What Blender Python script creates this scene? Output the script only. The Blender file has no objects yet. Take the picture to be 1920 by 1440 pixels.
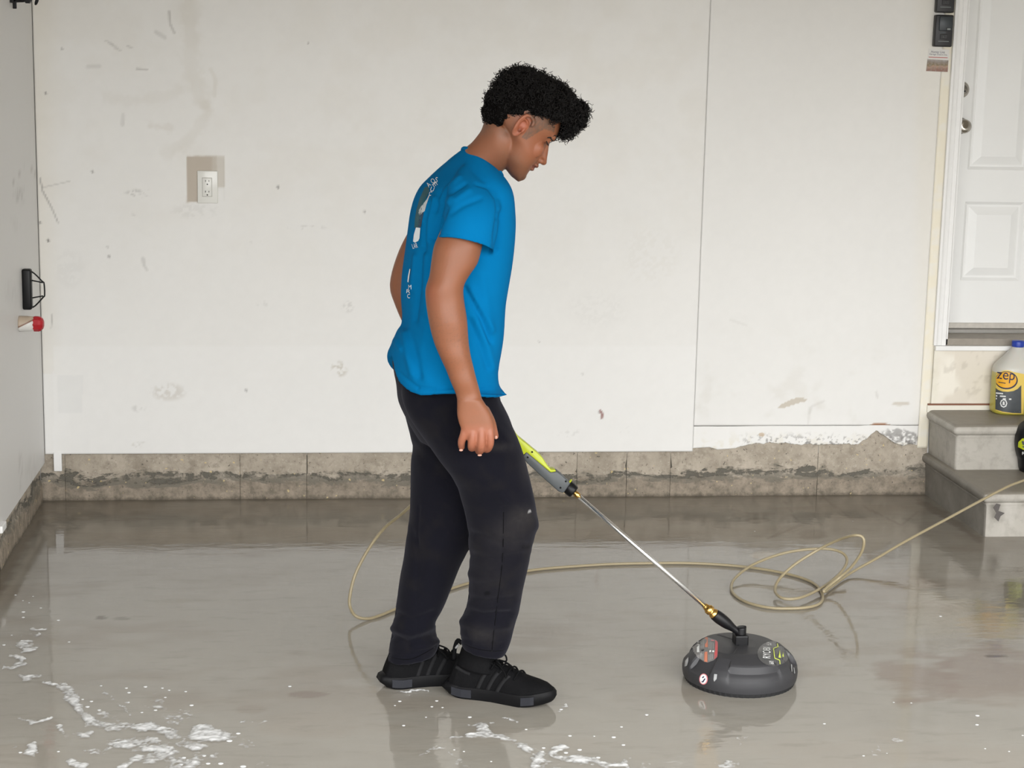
import bpy, bmesh, math, random
import numpy as np
from mathutils import Vector, Matrix
from mathutils.bvhtree import BVHTree
random.seed(7); rng = np.random.default_rng(7)
SC = bpy.context.scene
COL = SC.collection
PI = math.pi

# ------------------------------------------------------------------ camera, sky, light, exposure
FPX, PITCH, YAW, ROLL, DIST, HGT = 3288.13, 0.182008, 0.111577, 0.020391, 6.5702, 1.66387
CAMP = np.array([0.0, -DIST, HGT])
def cam_basis():
    cy, sy = math.cos(YAW), math.sin(YAW)
    w = np.array([sy*math.cos(PITCH), cy*math.cos(PITCH), -math.sin(PITCH)])
    r = np.array([cy, -sy, 0.0]); u = np.cross(r, w)
    c, s = math.cos(ROLL), math.sin(ROLL)
    return c*r + s*u, -s*r + c*u, w
CR, CU, CW = cam_basis()
cam = bpy.data.cameras.new('camera'); cam.sensor_width = 36.0; cam.lens = FPX*36/1920
cam.clip_start = 0.05
camo = bpy.data.objects.new('camera', cam); COL.objects.link(camo)
camo.matrix_world = Matrix(((CR[0], CU[0], -CW[0], CAMP[0]), (CR[1], CU[1], -CW[1], CAMP[1]),
                            (CR[2], CU[2], -CW[2], CAMP[2]), (0, 0, 0, 1)))
SC.camera = camo
SC.view_settings.view_transform = 'Standard'; SC.view_settings.look = 'None'
SC.view_settings.exposure = 0.0; SC.view_settings.gamma = 1.0
SC.view_settings.use_curve_mapping = False

world = bpy.data.worlds.new('sky'); SC.world = world; world.use_nodes = True
wn = world.node_tree; bg = wn.nodes['Background']
bg.inputs[0].default_value = (1.0, 1.0, 0.995, 1); bg.inputs[1].default_value = 7.7
DOOR_Y = -4.7                                            # the open garage door, brought in front of the camera for steeper light falloff
pl = bpy.data.lights.new('sky_portal', 'AREA'); pl.shape = 'RECTANGLE'; pl.size = 5.2; pl.size_y = 2.3
pl.cycles.is_portal = True
plo = bpy.data.objects.new('sky_portal', pl); COL.objects.link(plo)
plo.location = (1.3, DOOR_Y - 0.02, 1.15); plo.rotation_euler = (PI/2, 0, 0)

# ------------------------------------------------------------------ pixel (1920x1440) <-> room
def ray(px, py):
    return CW + CR*((px-960)/FPX) - CU*((py-720)/FPX)
def onp(px, py, ax, val):
    d = ray(px, py); t = (val-CAMP[ax])/d[ax]; return CAMP + t*d
def Yp(px, py, y): return onp(px, py, 1, y)
def Gp(px, py, z=0.0): return onp(px, py, 2, z)
def Xp(px, py, x): return onp(px, py, 0, x)
def project(P):
    d = np.asarray(P) - CAMP; z = d @ CW
    return np.stack([960 + FPX*(d @ CR)/z, 720 - FPX*(d @ CU)/z], -1)

# ------------------------------------------------------------------ helpers: objects
def tag(o, label=None, cat=None, group=None, kind=None):
    if label: o['label'] = label
    if cat: o['category'] = cat
    if group: o['group'] = group
    if kind: o['kind'] = kind
    return o
def link(name, me, m=None, parent=None, smooth=None):
    o = bpy.data.objects.new(name, me); COL.objects.link(o)
    if m is not None:
        for mm in (m if isinstance(m, (list, tuple)) else [m]): me.materials.append(mm)
    if parent is not None: o.parent = parent
    if smooth is not None and len(me.polygons):
        me.polygons.foreach_set('use_smooth', np.full(len(me.polygons), bool(smooth)))
    return o
def mesh(name, V, Fc, m=None, parent=None, smooth=True):
    me = bpy.data.meshes.new(name)
    me.from_pydata([tuple(map(float, v)) for v in V], [], [tuple(f) for f in Fc]); me.update()
    return link(name, me, m, parent, smooth)
def from_bm(name, bm, m=None, parent=None, smooth=False):
    me = bpy.data.meshes.new(name); bm.normal_update(); bm.to_mesh(me); bm.free()
    return link(name, me, m, parent, smooth)
def empty(name, loc):
    o = bpy.data.objects.new(name, None); COL.objects.link(o); o.location = loc; o.empty_display_size = .05
    return o
def keep(o, parent):          # parent under an Empty with a location, leaving world-space vertices where they are
    o.parent = parent; o.matrix_parent_inverse = Matrix.Translation(parent.location).inverted(); return o
def bm_box(bm, lo, hi, bev=0.0, seg=2, M=None):
    lo = np.array(lo, float); hi = np.array(hi, float)
    r = bmesh.ops.create_cube(bm, size=1.0)
    vs = r['verts']
    for v in vs:
        v.co = Vector([lo[i] + (v.co[i]+.5)*(hi[i]-lo[i]) for i in range(3)])
    if bev > 0:
        es = list({e for v in vs for e in v.link_edges})
        rr = bmesh.ops.bevel(bm, geom=es, offset=bev, segments=seg, affect='EDGES', profile=.5)
        vs = list({v for f in rr['faces'] for v in f.verts} | {v for v in vs if v.is_valid})
    if M is not None: bmesh.ops.transform(bm, matrix=M, verts=vs)
    return vs
def box(name, lo, hi, m, parent=None, bev=0.0, seg=2, smooth=False, M=None):
    bm = bmesh.new(); bm_box(bm, lo, hi, bev, seg, M); return from_bm(name, bm, m, parent, smooth)
def prism(name, poly, axis, h, m, parent=None, bev=0.0, smooth=False):
    """extrude a 3D polygon symmetrically by +-h along axis"""
    bm = bmesh.new(); ax = Vector(axis).normalized()*h
    a = [bm.verts.new(Vector(p)-ax) for p in poly]; b = [bm.verts.new(Vector(p)+ax) for p in poly]
    n = len(poly); bm.faces.new(a); bm.faces.new(b[::-1])
    for i in range(n): bm.faces.new((a[i], b[i], b[(i+1) % n], a[(i+1) % n]))
    bmesh.ops.recalc_face_normals(bm, faces=bm.faces)
    if bev > 0:
        bmesh.ops.bevel(bm, geom=[e for e in bm.edges if e.calc_face_angle(0) > .3], offset=bev, segments=2, affect='EDGES', profile=.5)
    return from_bm(name, bm, m, parent, smooth)
def frames(P):
    P = np.asarray(P, float); T = np.gradient(P, axis=0); T /= np.linalg.norm(T, axis=1)[:, None]+1e-12
    up = np.array([0, 0, 1.]) if abs(T[0][2]) < .9 else np.array([0, 1., 0])
    N = np.cross(T[0], up); N /= np.linalg.norm(N); out = []
    for t in T:
        N = N - t*(N @ t); N /= np.linalg.norm(N)+1e-12; out.append((N.copy(), np.cross(t, N)))
    return out
def catmull(P, m):
    P = np.asarray(P, float); n = len(P); out = []
    for i in range(n-1):
        p0, p1, p2, p3 = P[max(i-1, 0)], P[i], P[i+1], P[min(i+2, n-1)]
        for k in range(m):
            t = k/m
            out.append(.5*((2*p1)+(-p0+p2)*t+(2*p0-5*p1+4*p2-p3)*t*t+(-p0+3*p1-3*p2+p3)*t**3))
    out.append(P[-1]); return np.array(out)
def tube_rings(P, R, n=12):
    P = np.asarray(P, float); R = np.broadcast_to(np.asarray(R, float), (len(P),)); th = np.linspace(0, 2*PI, n, endpoint=False)
    return [p + r*(np.cos(th)[:, None]*a + np.sin(th)[:, None]*b) for p, r, (a, b) in zip(P, R, frames(P))]
def loft(rings, cap=True, round_cap=False):
    rings = [np.asarray(r) for r in rings]; n = len(rings[0]); V = np.concatenate(rings); Fc = []
    for i in range(len(rings)-1):
        for j in range(n):
            a = i*n+j; b = i*n+(j+1) % n; Fc.append((a, b, b+n, a+n))
    if cap:
        V = np.concatenate([V, [rings[0].mean(0)], [rings[-1].mean(0)]]); c0 = len(V)-2; L = (len(rings)-1)*n
        for j in range(n):
            Fc.append((c0, (j+1) % n, j)); Fc.append((c0+1, L+j, L+(j+1) % n))
    return V, Fc
def capsule(P, R, n=12, m=4):
    P = np.asarray(P, float)
    Q = catmull(np.column_stack([P, np.broadcast_to(R, (len(P),))]), m); C, r = Q[:, :3], Q[:, 3]
    T0 = C[0]-C[1]; T0 /= np.linalg.norm(T0); T1 = C[-1]-C[-2]; T1 /= np.linalg.norm(T1)
    C2 = [C[0]+T0*r[0]*s for s in (.97, .75, .4)] + list(C) + [C[-1]+T1*r[-1]*s for s in (.4, .75, .97)]
    r2 = [r[0]*math.sqrt(1-s*s) for s in (.97, .75, .4)] + list(r) + [r[-1]*math.sqrt(1-s*s) for s in (.4, .75, .97)]
    return loft(tube_rings(C2, r2, n))
def ellipsoid(c, A, n=20, m=12):
    """c centre, A 3x3 rows = semi-axis vectors"""
    A = np.asarray(A, float); rings = []
    for i in range(1, m):
        ph = PI*i/m; th = np.linspace(0, 2*PI, n, endpoint=False)
        rings.append(c + math.cos(ph)*A[2] + math.sin(ph)*(np.cos(th)[:, None]*A[0] + np.sin(th)[:, None]*A[1]))
    V = np.concatenate(rings); V, Fc = loft(rings)
    V[-2] = c + A[2]; V[-1] = c - A[2]; return V, Fc
def lathe(name, prof, m, parent=None, n=48, M=None, smooth=True):
    th = np.linspace(0, 2*PI, n, endpoint=False)
    rings = [np.column_stack([r*np.cos(th), r*np.sin(th), np.full(n, z)]) for r, z in prof]
    V, Fc = loft(rings)
    if M is not None:
        M = np.array(M); V = V @ M[:3, :3].T + M[:3, 3]
    o = mesh(name, V, Fc, m, parent, smooth); fix_normals(o); return o
def fix_normals(o):
    bm = bmesh.new(); bm.from_mesh(o.data); bmesh.ops.recalc_face_normals(bm, faces=bm.faces); bm.to_mesh(o.data); bm.free()
def sharp(o, deg=35):
    try: o.data.set_sharp_from_angle(angle=math.radians(deg))
    except Exception: pass
    return o
def tube(name, P, R, m, parent=None, n=10, sub=1):
    P = np.asarray(P, float)
    if sub > 1:
        Q = catmull(np.column_stack([P, np.broadcast_to(np.asarray(R, float), (len(P),))]), sub); P, R = Q[:, :3], Q[:, 3]
    V, Fc = loft(tube_rings(P, R, n)); o = mesh(name, V, Fc, m, parent, True); fix_normals(o); return o
def axisM(p, d, up=(0, 0, 1)):
    """matrix whose local Z runs along d, origin p"""
    z = Vector(d).normalized(); x = Vector(up).cross(z)
    if x.length < 1e-4: x = Vector((1, 0, 0))
    x.normalize(); y = z.cross(x)
    return Matrix(((x[0], y[0], z[0], p[0]), (x[1], y[1], z[1], p[1]), (x[2], y[2], z[2], p[2]), (0, 0, 0, 1)))
def union(parts, voxel, smooth_it=4, fac=.5):
    V, Fc, k = [], [], 0
    for v, f in parts:
        V.append(np.asarray(v)); Fc += [tuple(i+k for i in q) for q in f]; k += len(v)
    me = bpy.data.meshes.new('u'); me.from_pydata(np.concatenate(V).tolist(), [], Fc); me.update()
    bm = bmesh.new(); bm.from_mesh(me); bmesh.ops.recalc_face_normals(bm, faces=bm.faces); bm.to_mesh(me); bm.free()
    o = bpy.data.objects.new('u', me); COL.objects.link(o)
    r = o.modifiers.new('r', 'REMESH'); r.mode = 'VOXEL'; r.voxel_size = voxel; r.adaptivity = 0.0
    if smooth_it:
        s = o.modifiers.new('s', 'SMOOTH'); s.factor = fac; s.iterations = smooth_it
    dg = bpy.context.evaluated_depsgraph_get(); dg.update()
    out = bpy.data.meshes.new_from_object(o.evaluated_get(dg))
    bpy.data.objects.remove(o); bpy.data.meshes.remove(me); return out
def co_of(me):
    a = np.empty(len(me.vertices)*3); me.vertices.foreach_get('co', a); return a.reshape(-1, 3)
def no_of(me):
    a = np.empty(len(me.vertices)*3); me.vertices.foreach_get('normal', a); return a.reshape(-1, 3)
def set_co(me, V):
    me.vertices.foreach_set('co', np.asarray(V, float).ravel()); me.update()
def set_tint(me, Cc, name='tint'):
    at = me.color_attributes.new(name, 'FLOAT_COLOR', 'POINT')
    at.data.foreach_set('color', np.column_stack([Cc, np.ones(len(Cc))]).ravel())
def smoothstep(a, b, x):
    t = np.clip((x-a)/(b-a), 0, 1); return t*t*(3-2*t)
def seg_dist(Q, poly):
    d = np.full(len(Q), 1e9)
    for a, b in zip(poly[:-1], poly[1:]):
        a = np.array(a, float); b = np.array(b, float); ab = b-a
        t = np.clip(((Q-a) @ ab)/(ab @ ab+1e-12), 0, 1); d = np.minimum(d, np.linalg.norm(Q-(a+t[:, None]*ab), axis=1))
    return d
def in_poly(Q, poly):
    x, y = Q[:, 0], Q[:, 1]; ins = np.zeros(len(Q), bool); n = len(poly)
    for i in range(n):
        (x1, y1), (x2, y2) = poly[i], poly[(i+1) % n]
        c = ((y1 > y) != (y2 > y)) & (x < (x2-x1)*(y-y1)/((y2-y1) if y2 != y1 else 1e-9)+x1); ins ^= c
    return ins
def vnoise(P, scale, seed=0):
    """cheap smooth value noise, 2D or 3D, 0..1"""
    P = np.asarray(P, float)*scale + seed*17.31
    i = np.floor(P).astype(np.int64); f = P-i; f = f*f*(3-2*f); n = P.shape[1]; out = 0
    for k in range(2**n):
        w = 1.0; h = np.full(len(P), seed*7919+13, np.int64)
        for a in range(n):
            b = (k >> a) & 1; w = w*(f[:, a] if b else 1-f[:, a]); h = (h*73856093) ^ ((i[:, a]+b)*(19349663+83492791*a))
        h = (h ^ (h >> 13))*1274126177; out = out + w*((h & 0xffff)/65535.0)
    return out
def fbm(P, scale, seed=0, o=4):
    return sum(vnoise(P, scale*2**k, seed+k)*.5**k for k in range(o))/sum(.5**k for k in range(o))

# ------------------------------------------------------------------ helpers: materials
def lin(r, g, b):
    return tuple(((c/255)/12.92 if c/255 <= .04045 else ((c/255+.055)/1.055)**2.4) for c in (r, g, b))
class NT:
    def __init__(s, name):
        s.m = bpy.data.materials.new(name); s.m.use_nodes = True; s.t = s.m.node_tree
        s.b = s.t.nodes['Principled BSDF']
    def n(s, typ, **k):
        nd = s.t.nodes.new(typ)
        for a, v in k.items():
            if a.startswith('i_'):
                nd.inputs[a[2:].replace('_', ' ')].default_value = v
            else: setattr(nd, a, v)
        return nd
    def l(s, a, b): s.t.links.new(a, b)
    def obj(s): return s.n('ShaderNodeTexCoord').outputs['Object']
    def noise(s, scale, detail=4, rough=.55, vec=None, stretch=None, dist=0.0):
        nd = s.n('ShaderNodeTexNoise'); nd.inputs['Scale'].default_value = scale; nd.inputs['Detail'].default_value = detail
        nd.inputs['Roughness'].default_value = rough; nd.inputs['Distortion'].default_value = dist
        v = vec or s.obj()
        if stretch:
            mp = s.n('ShaderNodeMapping'); mp.inputs['Scale'].default_value = stretch; s.l(v, mp.inputs[0]); v = mp.outputs[0]
        s.l(v, nd.inputs['Vector']); return nd.outputs['Fac']
    def ramp(s, fac, stops):
        r = s.n('ShaderNodeValToRGB'); e = r.color_ramp.elements
        while len(e) < len(stops): e.new(.5)
        for q, (p, c) in zip(e, stops):
            q.position = p; q.color = (c, c, c, 1) if isinstance(c, (int, float)) else tuple(c)+(1,)
        s.l(fac, r.inputs[0]); return r.outputs[0]
    def mix(s, fac, a, b, typ='MIX'):
        nd = s.n('ShaderNodeMix'); nd.data_type = 'RGBA'; nd.blend_type = typ
        for i, v in ((0, fac), (6, a), (7, b)):
            if isinstance(v, (int, float)): nd.inputs[i].default_value = v
            elif isinstance(v, tuple): nd.inputs[i].default_value = v+(1,)
            else: s.l(v, nd.inputs[i])
        return nd.outputs[2]
    def math(s, op, a, b=0.0, clamp=False):
        nd = s.n('ShaderNodeMath'); nd.operation = op; nd.use_clamp = clamp
        for i, v in ((0, a), (1, b)):
            if isinstance(v, (int, float)): nd.inputs[i].default_value = v
            else: s.l(v, nd.inputs[i])
        return nd.outputs[0]
    def attr(s, name='tint'):
        nd = s.n('ShaderNodeAttribute'); nd.attribute_name = name; return nd.outputs['Color']
    def set(s, **k):
        for a, v in k.items():
            i = s.b.inputs[{'col': 'Base Color', 'rough': 'Roughness', 'metal': 'Metallic', 'spec': 'Specular IOR Level',
                            'coat': 'Coat Weight', 'coatr': 'Coat Roughness', 'sheen': 'Sheen Weight', 'sss': 'Subsurface Weight',
                            'alpha': 'Alpha', 'trans': 'Transmission Weight', 'ior': 'IOR'}[a]]
            if isinstance(v, (int, float)): i.default_value = v
            elif isinstance(v, tuple): i.default_value = v+(1,)
            else: s.l(v, i)
        return s
    def bump(s, h, strength=.3, dist=.002):
        nd = s.n('ShaderNodeBump'); nd.inputs['Strength'].default_value = strength; nd.inputs['Distance'].default_value = dist
        s.l(h, nd.inputs['Height']); s.l(nd.outputs[0], s.b.inputs['Normal']); return s
def plain(name, c, rough=.5, metal=0.0, spec=.5, var=.06, vscale=30, bump=0.0, bscale=200):
    t = NT(name); f = t.noise(vscale, 3)
    a = tuple(x*(1-var) for x in c); b = tuple(min(1, x*(1+var)) for x in c)
    t.set(col=t.mix(f, a, b), rough=rough, metal=metal, spec=spec)
    if bump: t.bump(t.noise(bscale, 2), bump, .001)
    return t.m

# ------------------------------------------------------------------ setting: shell
XL, XR, CEIL = -1.02, 4.3, 2.75
m_paint_plain = plain('old_white_paint', (.74, .73, .70), .6, var=.03, vscale=3)
def wall_material(name, curb=False):
    t = NT(name); big = t.noise(1.2, 4); fine = t.noise(55, 3)
    base = t.attr()
    c = t.mix(t.math('MULTIPLY', t.ramp(big, [(.45, 0), (.75, 1)]), .10), base, (.60, .59, .56))
    t.set(col=c, rough=.48, spec=.35); t.bump(fine, .10, .0015); return t.m
m_wall = wall_material('scuffed_white_paint')
def tgrid(name, xs, zs, yfront, depth, m, parent, paint, jag=None):
    """upright board: gridded painted front plus sides; paint(px,xz)->rgb, jag moves the bottom row"""
    nx, nz = len(xs), len(zs)
    X, Z = np.meshgrid(xs, zs); Zj = Z.copy()
    if jag is not None:
        b = jag(xs); f = np.clip(1-(zs-zs[0])/.09, 0, 1)[:, None]; Zj = Z + f*b[None, :]
    V = np.column_stack([X.ravel(), np.full(nx*nz, yfront), Zj.ravel()])
    i = np.arange(nx*nz).reshape(nz, nx)
    q = np.stack([i[:-1, :-1], i[:-1, 1:], i[1:, 1:], i[1:, :-1]], -1).reshape(-1, 4)
    per = np.concatenate([i[0, :], i[1:, -1], i[-1, -2::-1], i[-2:0:-1, 0]])
    B = V[per].copy(); B[:, 1] += depth; k = len(V); n = len(per)
    side = [(per[j], k+j, k+(j+1) % n, per[(j+1) % n]) for j in range(n)]
    V = np.concatenate([V, B])
    o = mesh(name, V, q.tolist()+side, m, parent, False)
    o.data.polygons.foreach_set('use_smooth', np.r_[np.ones(len(q)), np.zeros(len(side))].astype(bool))
    set_tint(o.data, paint(project(V), V)); return o
WHITE = np.array([.815, .81, .79])
def paint_over(Cc, mask, col, k=1.0):
    a = np.clip(mask*k, 0, 1)[:, None]; return Cc*(1-a)+np.array(col)*a
def main_paint(P, V):
    Cc = np.tile(WHITE, (len(P), 1)); xz = V[:, [0, 2]]
    n1 = fbm(xz, 9, 1); n2 = fbm(xz, 40, 2); n3 = fbm(xz, 90, 5)
    def mark(poly, w, col, k, soft=1.0, nz=0.0):
        nonlocal Cc
        d = seg_dist(P, poly); m = (1-smoothstep(w*(1-soft*.6), w*(1+soft*.4), d+(n2-.5)*w*(nz+.5)))*np.clip(.35+1.1*n1*(.5+n2), 0, 1)
        Cc = paint_over(Cc, m, col, k)
    grey = (.33, .32, .30); beige = (.60, .56, .48)
    # broad tones: cream mottle stronger towards the top, a lighter repaint band low down
    Cc = paint_over(Cc, smoothstep(60, 0, np.abs(P[:, 0]-68))*(P[:, 1] < 700), (.74, .69, .58), .35)
    Cc = paint_over(Cc, smoothstep(.35, .75, n1)*smoothstep(700, 200, P[:, 1]), (.70, .66, .58), .16)
    Cc = paint_over(Cc, smoothstep(646, 652, P[:, 1])*(P[:, 0] > 100), (.86, .86, .85), .35)
    Cc = paint_over(Cc, (P[:, 0] > 108)*(P[:, 0] < 155)*(P[:, 1] > 705)*(P[:, 1] < 775), (.72, .725, .72), .3)
    mark([(358, -10), (357, 60), (356, 110), (370, 170), (385, 195)], 17, beige, .24, 1.1, .8)
    mark([(385, 195), (388, 215), (370, 245), (342, 268), (312, 286)], 12, beige, .22, 1.2, 1.2)
    mark([(200, 180), (235, 190), (290, 185), (335, 170)], 9, beige, .18, 1.3, 1.4)
    mark([(395, 130), (404, 150), (402, 180)], 4, beige, .3)
    mark([(317, 22), (319, 45), (327, 62)], 2.5, grey, .55); mark([(292, 60), (309, 70)], 4, grey, .38)
    for k in range(4): mark([(198+6*k, 76+5*k), (212+5*k, 83+4*k)], 1.6, grey, .3)
    mark([(238, 86), (248, 90)], 1.8, grey, .35); mark([(256, 129), (276, 131)], 2, grey, .55); mark([(165, 125), (186, 124)], 4, grey, .25)
    mark([(231, 216), (230, 233)], 4, grey, .34, .6); mark([(284, 236), (318, 242)], 9, (.58, .53, .46), .35, 1.0, 1.6)
    mark([(75, 335), (80, 358), (98, 392), (109, 418)], 1.6, grey, .75); mark([(78, 352), (130, 340)], 1.3, grey, .35)
    for x, y, r, k in [(90, 450, 2.6, .9), (173, 321, 2.6, .6), (85, 174, 2.2, .7), (116, 91, 2, .6), (521, 350, 2.4, .7), (683, 396, 2, .6), (204, 480, 2.4, .6),
                       (461, 731, 2.2, .6), (201, 462, 2, .4), (75, 416, 2, .7), (70, 769, 2, .6), (577, 80, 1.6, .5), (1123, 772, 2, .4), (1092, 700, 2, .3), (1010, 640, 1.6, .3)]:
        mark([(x, y), (x+1, y+2)], r, (.12, .11, .10), k)
    mark([(268, 485), (270, 498), (276, 506)], 4, grey, .35, 1, 1); mark([(98, 590), (96, 616)], 1.4, grey, .55)
    for c, s, col, k, th in [((258, 362), (26, 9), grey, .45, .52), ((262, 402), (16, 10), grey, .3, .55), ((316, 735), (34, 18), (.52, .48, .42), .45, .42), ((260, 765), (14, 9), grey, .3, .5),
                         ((636, 692), (17, 16), (.46, .42, .34), .6, .48), ((652, 575), (13, 12), grey, .28, .45), ((265, 834), (20, 6), (.45, .42, .36), .45, .5), ((470, 455), (30, 6), grey, .2, .5), ((575, 427), (40, 5), grey, .28, .5),
                         ((492, 568), (12, 12), grey, .2, .5), ((366, 395), (50, 16), grey, .12, .4), ((1172, 805), (22, 12), grey, .2, .55), ((1063, 812), (40, 8), grey, .18, .55), ((130, 505), (30, 40), grey, .08, .4),
                         ((1220, 480), (60, 60), (.6, .57, .5), .12, .45), ((1120, 580), (60, 40), grey, .06, .4)]:
        e = ((P[:, 0]-c[0])/s[0])**2+((P[:, 1]-c[1])/s[1])**2
        Cc = paint_over(Cc, smoothstep(1.3, .2, e)*smoothstep(th, th+.13, n3*.55+n2*.45), col, k)
    mark([(1125, 770), (1129, 776), (1128, 783)], 2.6, (.22, .05, .04), .85, .5)
    # unpainted patch around the outlet
    e = np.maximum(np.abs(P[:, 0]-378)/28.5, np.abs(P[:, 1]-336)/44) + (n2-.5)*.07
    Cc = paint_over(Cc, smoothstep(1.01, .95, e), (.475, .41, .335), .92)
    e = np.maximum(np.abs(P[:, 0]-409)/12, np.abs(P[:, 1]-322)/30)
    Cc = paint_over(Cc, smoothstep(1.05, .92, e), (.58, .54, .475), .75)
    mark([(420, 300), (421, 376)], 1.3, grey, .10)
    return Cc*(.985+.03*(n2-.5)[:, None])
def right_paint(P, V):
    Cc = np.tile(WHITE*.985, (len(P), 1)); xz = V[:, [0, 2]]; n2 = fbm(xz, 40, 12); n1 = fbm(xz, 12, 3)
    bp = [(1458, 764), (1470, 755), (1492, 746), (1512, 747), (1512, 752), (1490, 758), (1470, 765)]
    Cc = paint_over(Cc, in_poly(P, bp).astype(float), (.52, .46, .37), .8)
    e = ((P[:, 0]-1688)/17)**2+((P[:, 1]-757)/4)**2; Cc = paint_over(Cc, smoothstep(1.2, .6, e+(n2-.5)), (.55, .50, .42), .7)
    e = ((P[:, 0]-1650)/18)**2+((P[:, 1]-798)/5)**2; Cc = paint_over(Cc, smoothstep(1.2, .8, e+(n2-.5)*.8), (.36, .17, .08), .9)
    for pts, k in [([(1518, 775), (1522, 762), (1545, 752)], .25), ([(1515, 795), (1518, 765)], .2), ([(1296, 470), (1280, 495)], .3), ([(1370, 600), (1400, 610)], .15), ([(1645, 745), (1643, 735)], .3)]:
        Cc = paint_over(Cc, 1-smoothstep(1, 3.5, seg_dist(P, pts)), (.45, .43, .40), k)
    Cc = paint_over(Cc, smoothstep(.55, .8, n1)*smoothstep(560, 800, P[:, 1]), (.60, .57, .50), .3)
    Cc = paint_over(Cc, smoothstep(1700, 1735, P[:, 0]), (.80, .76, .66), .35)
    return Cc*(.985+.03*(n2-.5)[:, None])
def strip_paint(P, V):
    Cc = np.tile(WHITE, (len(P), 1)); xz = V[:, [0, 2]]; n2 = fbm(xz, 45, 22); n3 = fbm(xz, 110, 23)
    Cc = paint_over(Cc, smoothstep(.5, .7, n2)*smoothstep(800, 840, P[:, 1]), (.72, .68, .58), .6)
    e = ((P[:, 0]-1682)/48)**2+((P[:, 1]-824)/19)**2
    Cc = paint_over(Cc, smoothstep(1.15, .6, e+(n2-.5)*1.2)*smoothstep(.36, .5, n3), (.30, .29, .28), .8)
    Cc = paint_over(Cc, smoothstep(.60, .66, n3)*smoothstep(1370, 1420, P[:, 0])*smoothstep(806, 830, P[:, 1]), (.16, .15, .14), .75)
    e = ((P[:, 0]-1428)/6)**2+((P[:, 1]-815)/4)**2; Cc = paint_over(Cc, smoothstep(1.2, .6, e), (.5, .38, .25), .8)
    return Cc
def cream_paint(P, V):
    Cc = np.tile([.84, .79, .655], (len(P), 1)); n2 = fbm(V[:, [0, 2]], 30, 31)
    return paint_over(Cc, smoothstep(.45, .7, n2), WHITE, .45)
def base_paint(P, V):
    Cc = np.tile([.85, .81, .72], (len(P), 1)); n1 = fbm(V[:, [0, 2]], 9, 41); n2 = fbm(V[:, [0, 2]], 40, 42)
    Cc = paint_over(Cc, smoothstep(.42, .66, n1+.15*(P[:, 0] > 1790)), (.60, .53, .43), .45)
    Cc = paint_over(Cc, smoothstep(1765, 1752, P[:, 0]), (.80, .77, .66), .7)
    return paint_over(Cc, smoothstep(.6, .75, n2), (.40, .35, .28), .3)

Zof = lambda px, py, y=0.0: Yp(px, py, y)[2]
Xof = lambda px, py, y=0.0: Yp(px, py, y)[0]
YM, YR = -.016, -.006
wall_back = box('wall_back', (XL-.12, .012, 0), (2.42, .16, CEIL), m_paint_plain); tag(wall_back, 'scuffed white drywall at the back of the garage', 'wall', kind='structure')
x_j = 1.4475
def arr(a, b, st): return np.linspace(a, b, max(2, int(round((b-a)/st))+1))
zb_main = Zof(690, 849, YM)
tgrid('drywall_panel', arr(XL+.002, x_j, .0055), arr(zb_main, 2.02, .0055), YM, .026, m_wall, wall_back, main_paint)
tgrid('drywall_panel', np.array([XL+.002, x_j]), np.array([2.022, CEIL]), YM, .026, m_wall, wall_back, lambda P, V: np.tile(WHITE, (len(P), 1)))
zr_mid = Zof(1510, 799, YR); x_c = Xof(1727, 800, YR)-.010; 
tgrid('drywall_panel', arr(x_j+.003, x_c, .006), arr(zr_mid+.003, 2.02, .006), YR, .016, m_wall, wall_back, right_paint)
tgrid('drywall_panel', np.array([x_j+.003, x_c]), np.array([2.022, CEIL]), YR, .016, m_wall, wall_back, lambda P, V: np.tile(WHITE, (len(P), 1)))
def jag(xs):
    px = project(np.column_stack([xs, np.zeros(len(xs)), np.full(len(xs), .2)]))[:, 0]
    prof = np.interp(px, [1297, 1330, 1345, 1375, 1400, 1440, 1500, 1560, 1610, 1640, 1680, 1730], [840, 838, 843, 841, 834, 829, 833, 832, 834, 806, 833, 838])
    n = fbm(np.column_stack([xs, xs*0]), 70, 51, 3)-.5
    return -(prof-838)/500*1.0 + n*.02*smoothstep(1370, 1400, px)
zs_low = Zof(1510, 838, YR)
tgrid('lower_drywall_panel', arr(x_j+.003, x_c, .004), arr(zs_low, zr_mid, .004), YR+.002, .012, m_wall, wall_back, strip_paint, jag)
x_cas = 2.394
tgrid('cream_panel', arr(x_c+.001, x_cas+.004, .01), arr(.19, CEIL, .01), -.001, .012, m_wall, wall_back, cream_paint)
zd0 = .345
tgrid('cream_panel', arr(x_cas+.005, 3.42, .008), arr(zd0, .590, .008), -.003, .014, m_wall, wall_back, base_paint)
box('cream_panel', (x_cas-.01, -.010, zd0-.01), (3.42, .002, Zof(1800, 759)), plain('cream_lath', (.80, .77, .68), .6), wall_back, .002)
box('rust_line', (x_cas-.008, -.0105, Zof(1800, 759)), (3.42, .0, Zof(1800, 759)+.006), plain('rusty_brown_edge', (.22, .09, .05), .7), wall_back)
# wall around and beyond the door
box('trim_2', (2.42, .16, 2.70), (3.36, .165, 2.705), m_paint_plain, wall_back)
wb2 = box('wall_header', (2.42, .012, 2.66), (3.38, .16, CEIL), m_paint_plain, wall_back)
wb3 = box('wall_right_of_door', (3.38, .0, 0), (XR, .16, CEIL), m_paint_plain, wall_back)
box('wall_under_door', (2.42, .010, 0), (3.38, .16, .585), m_paint_plain, wall_back)

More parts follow.
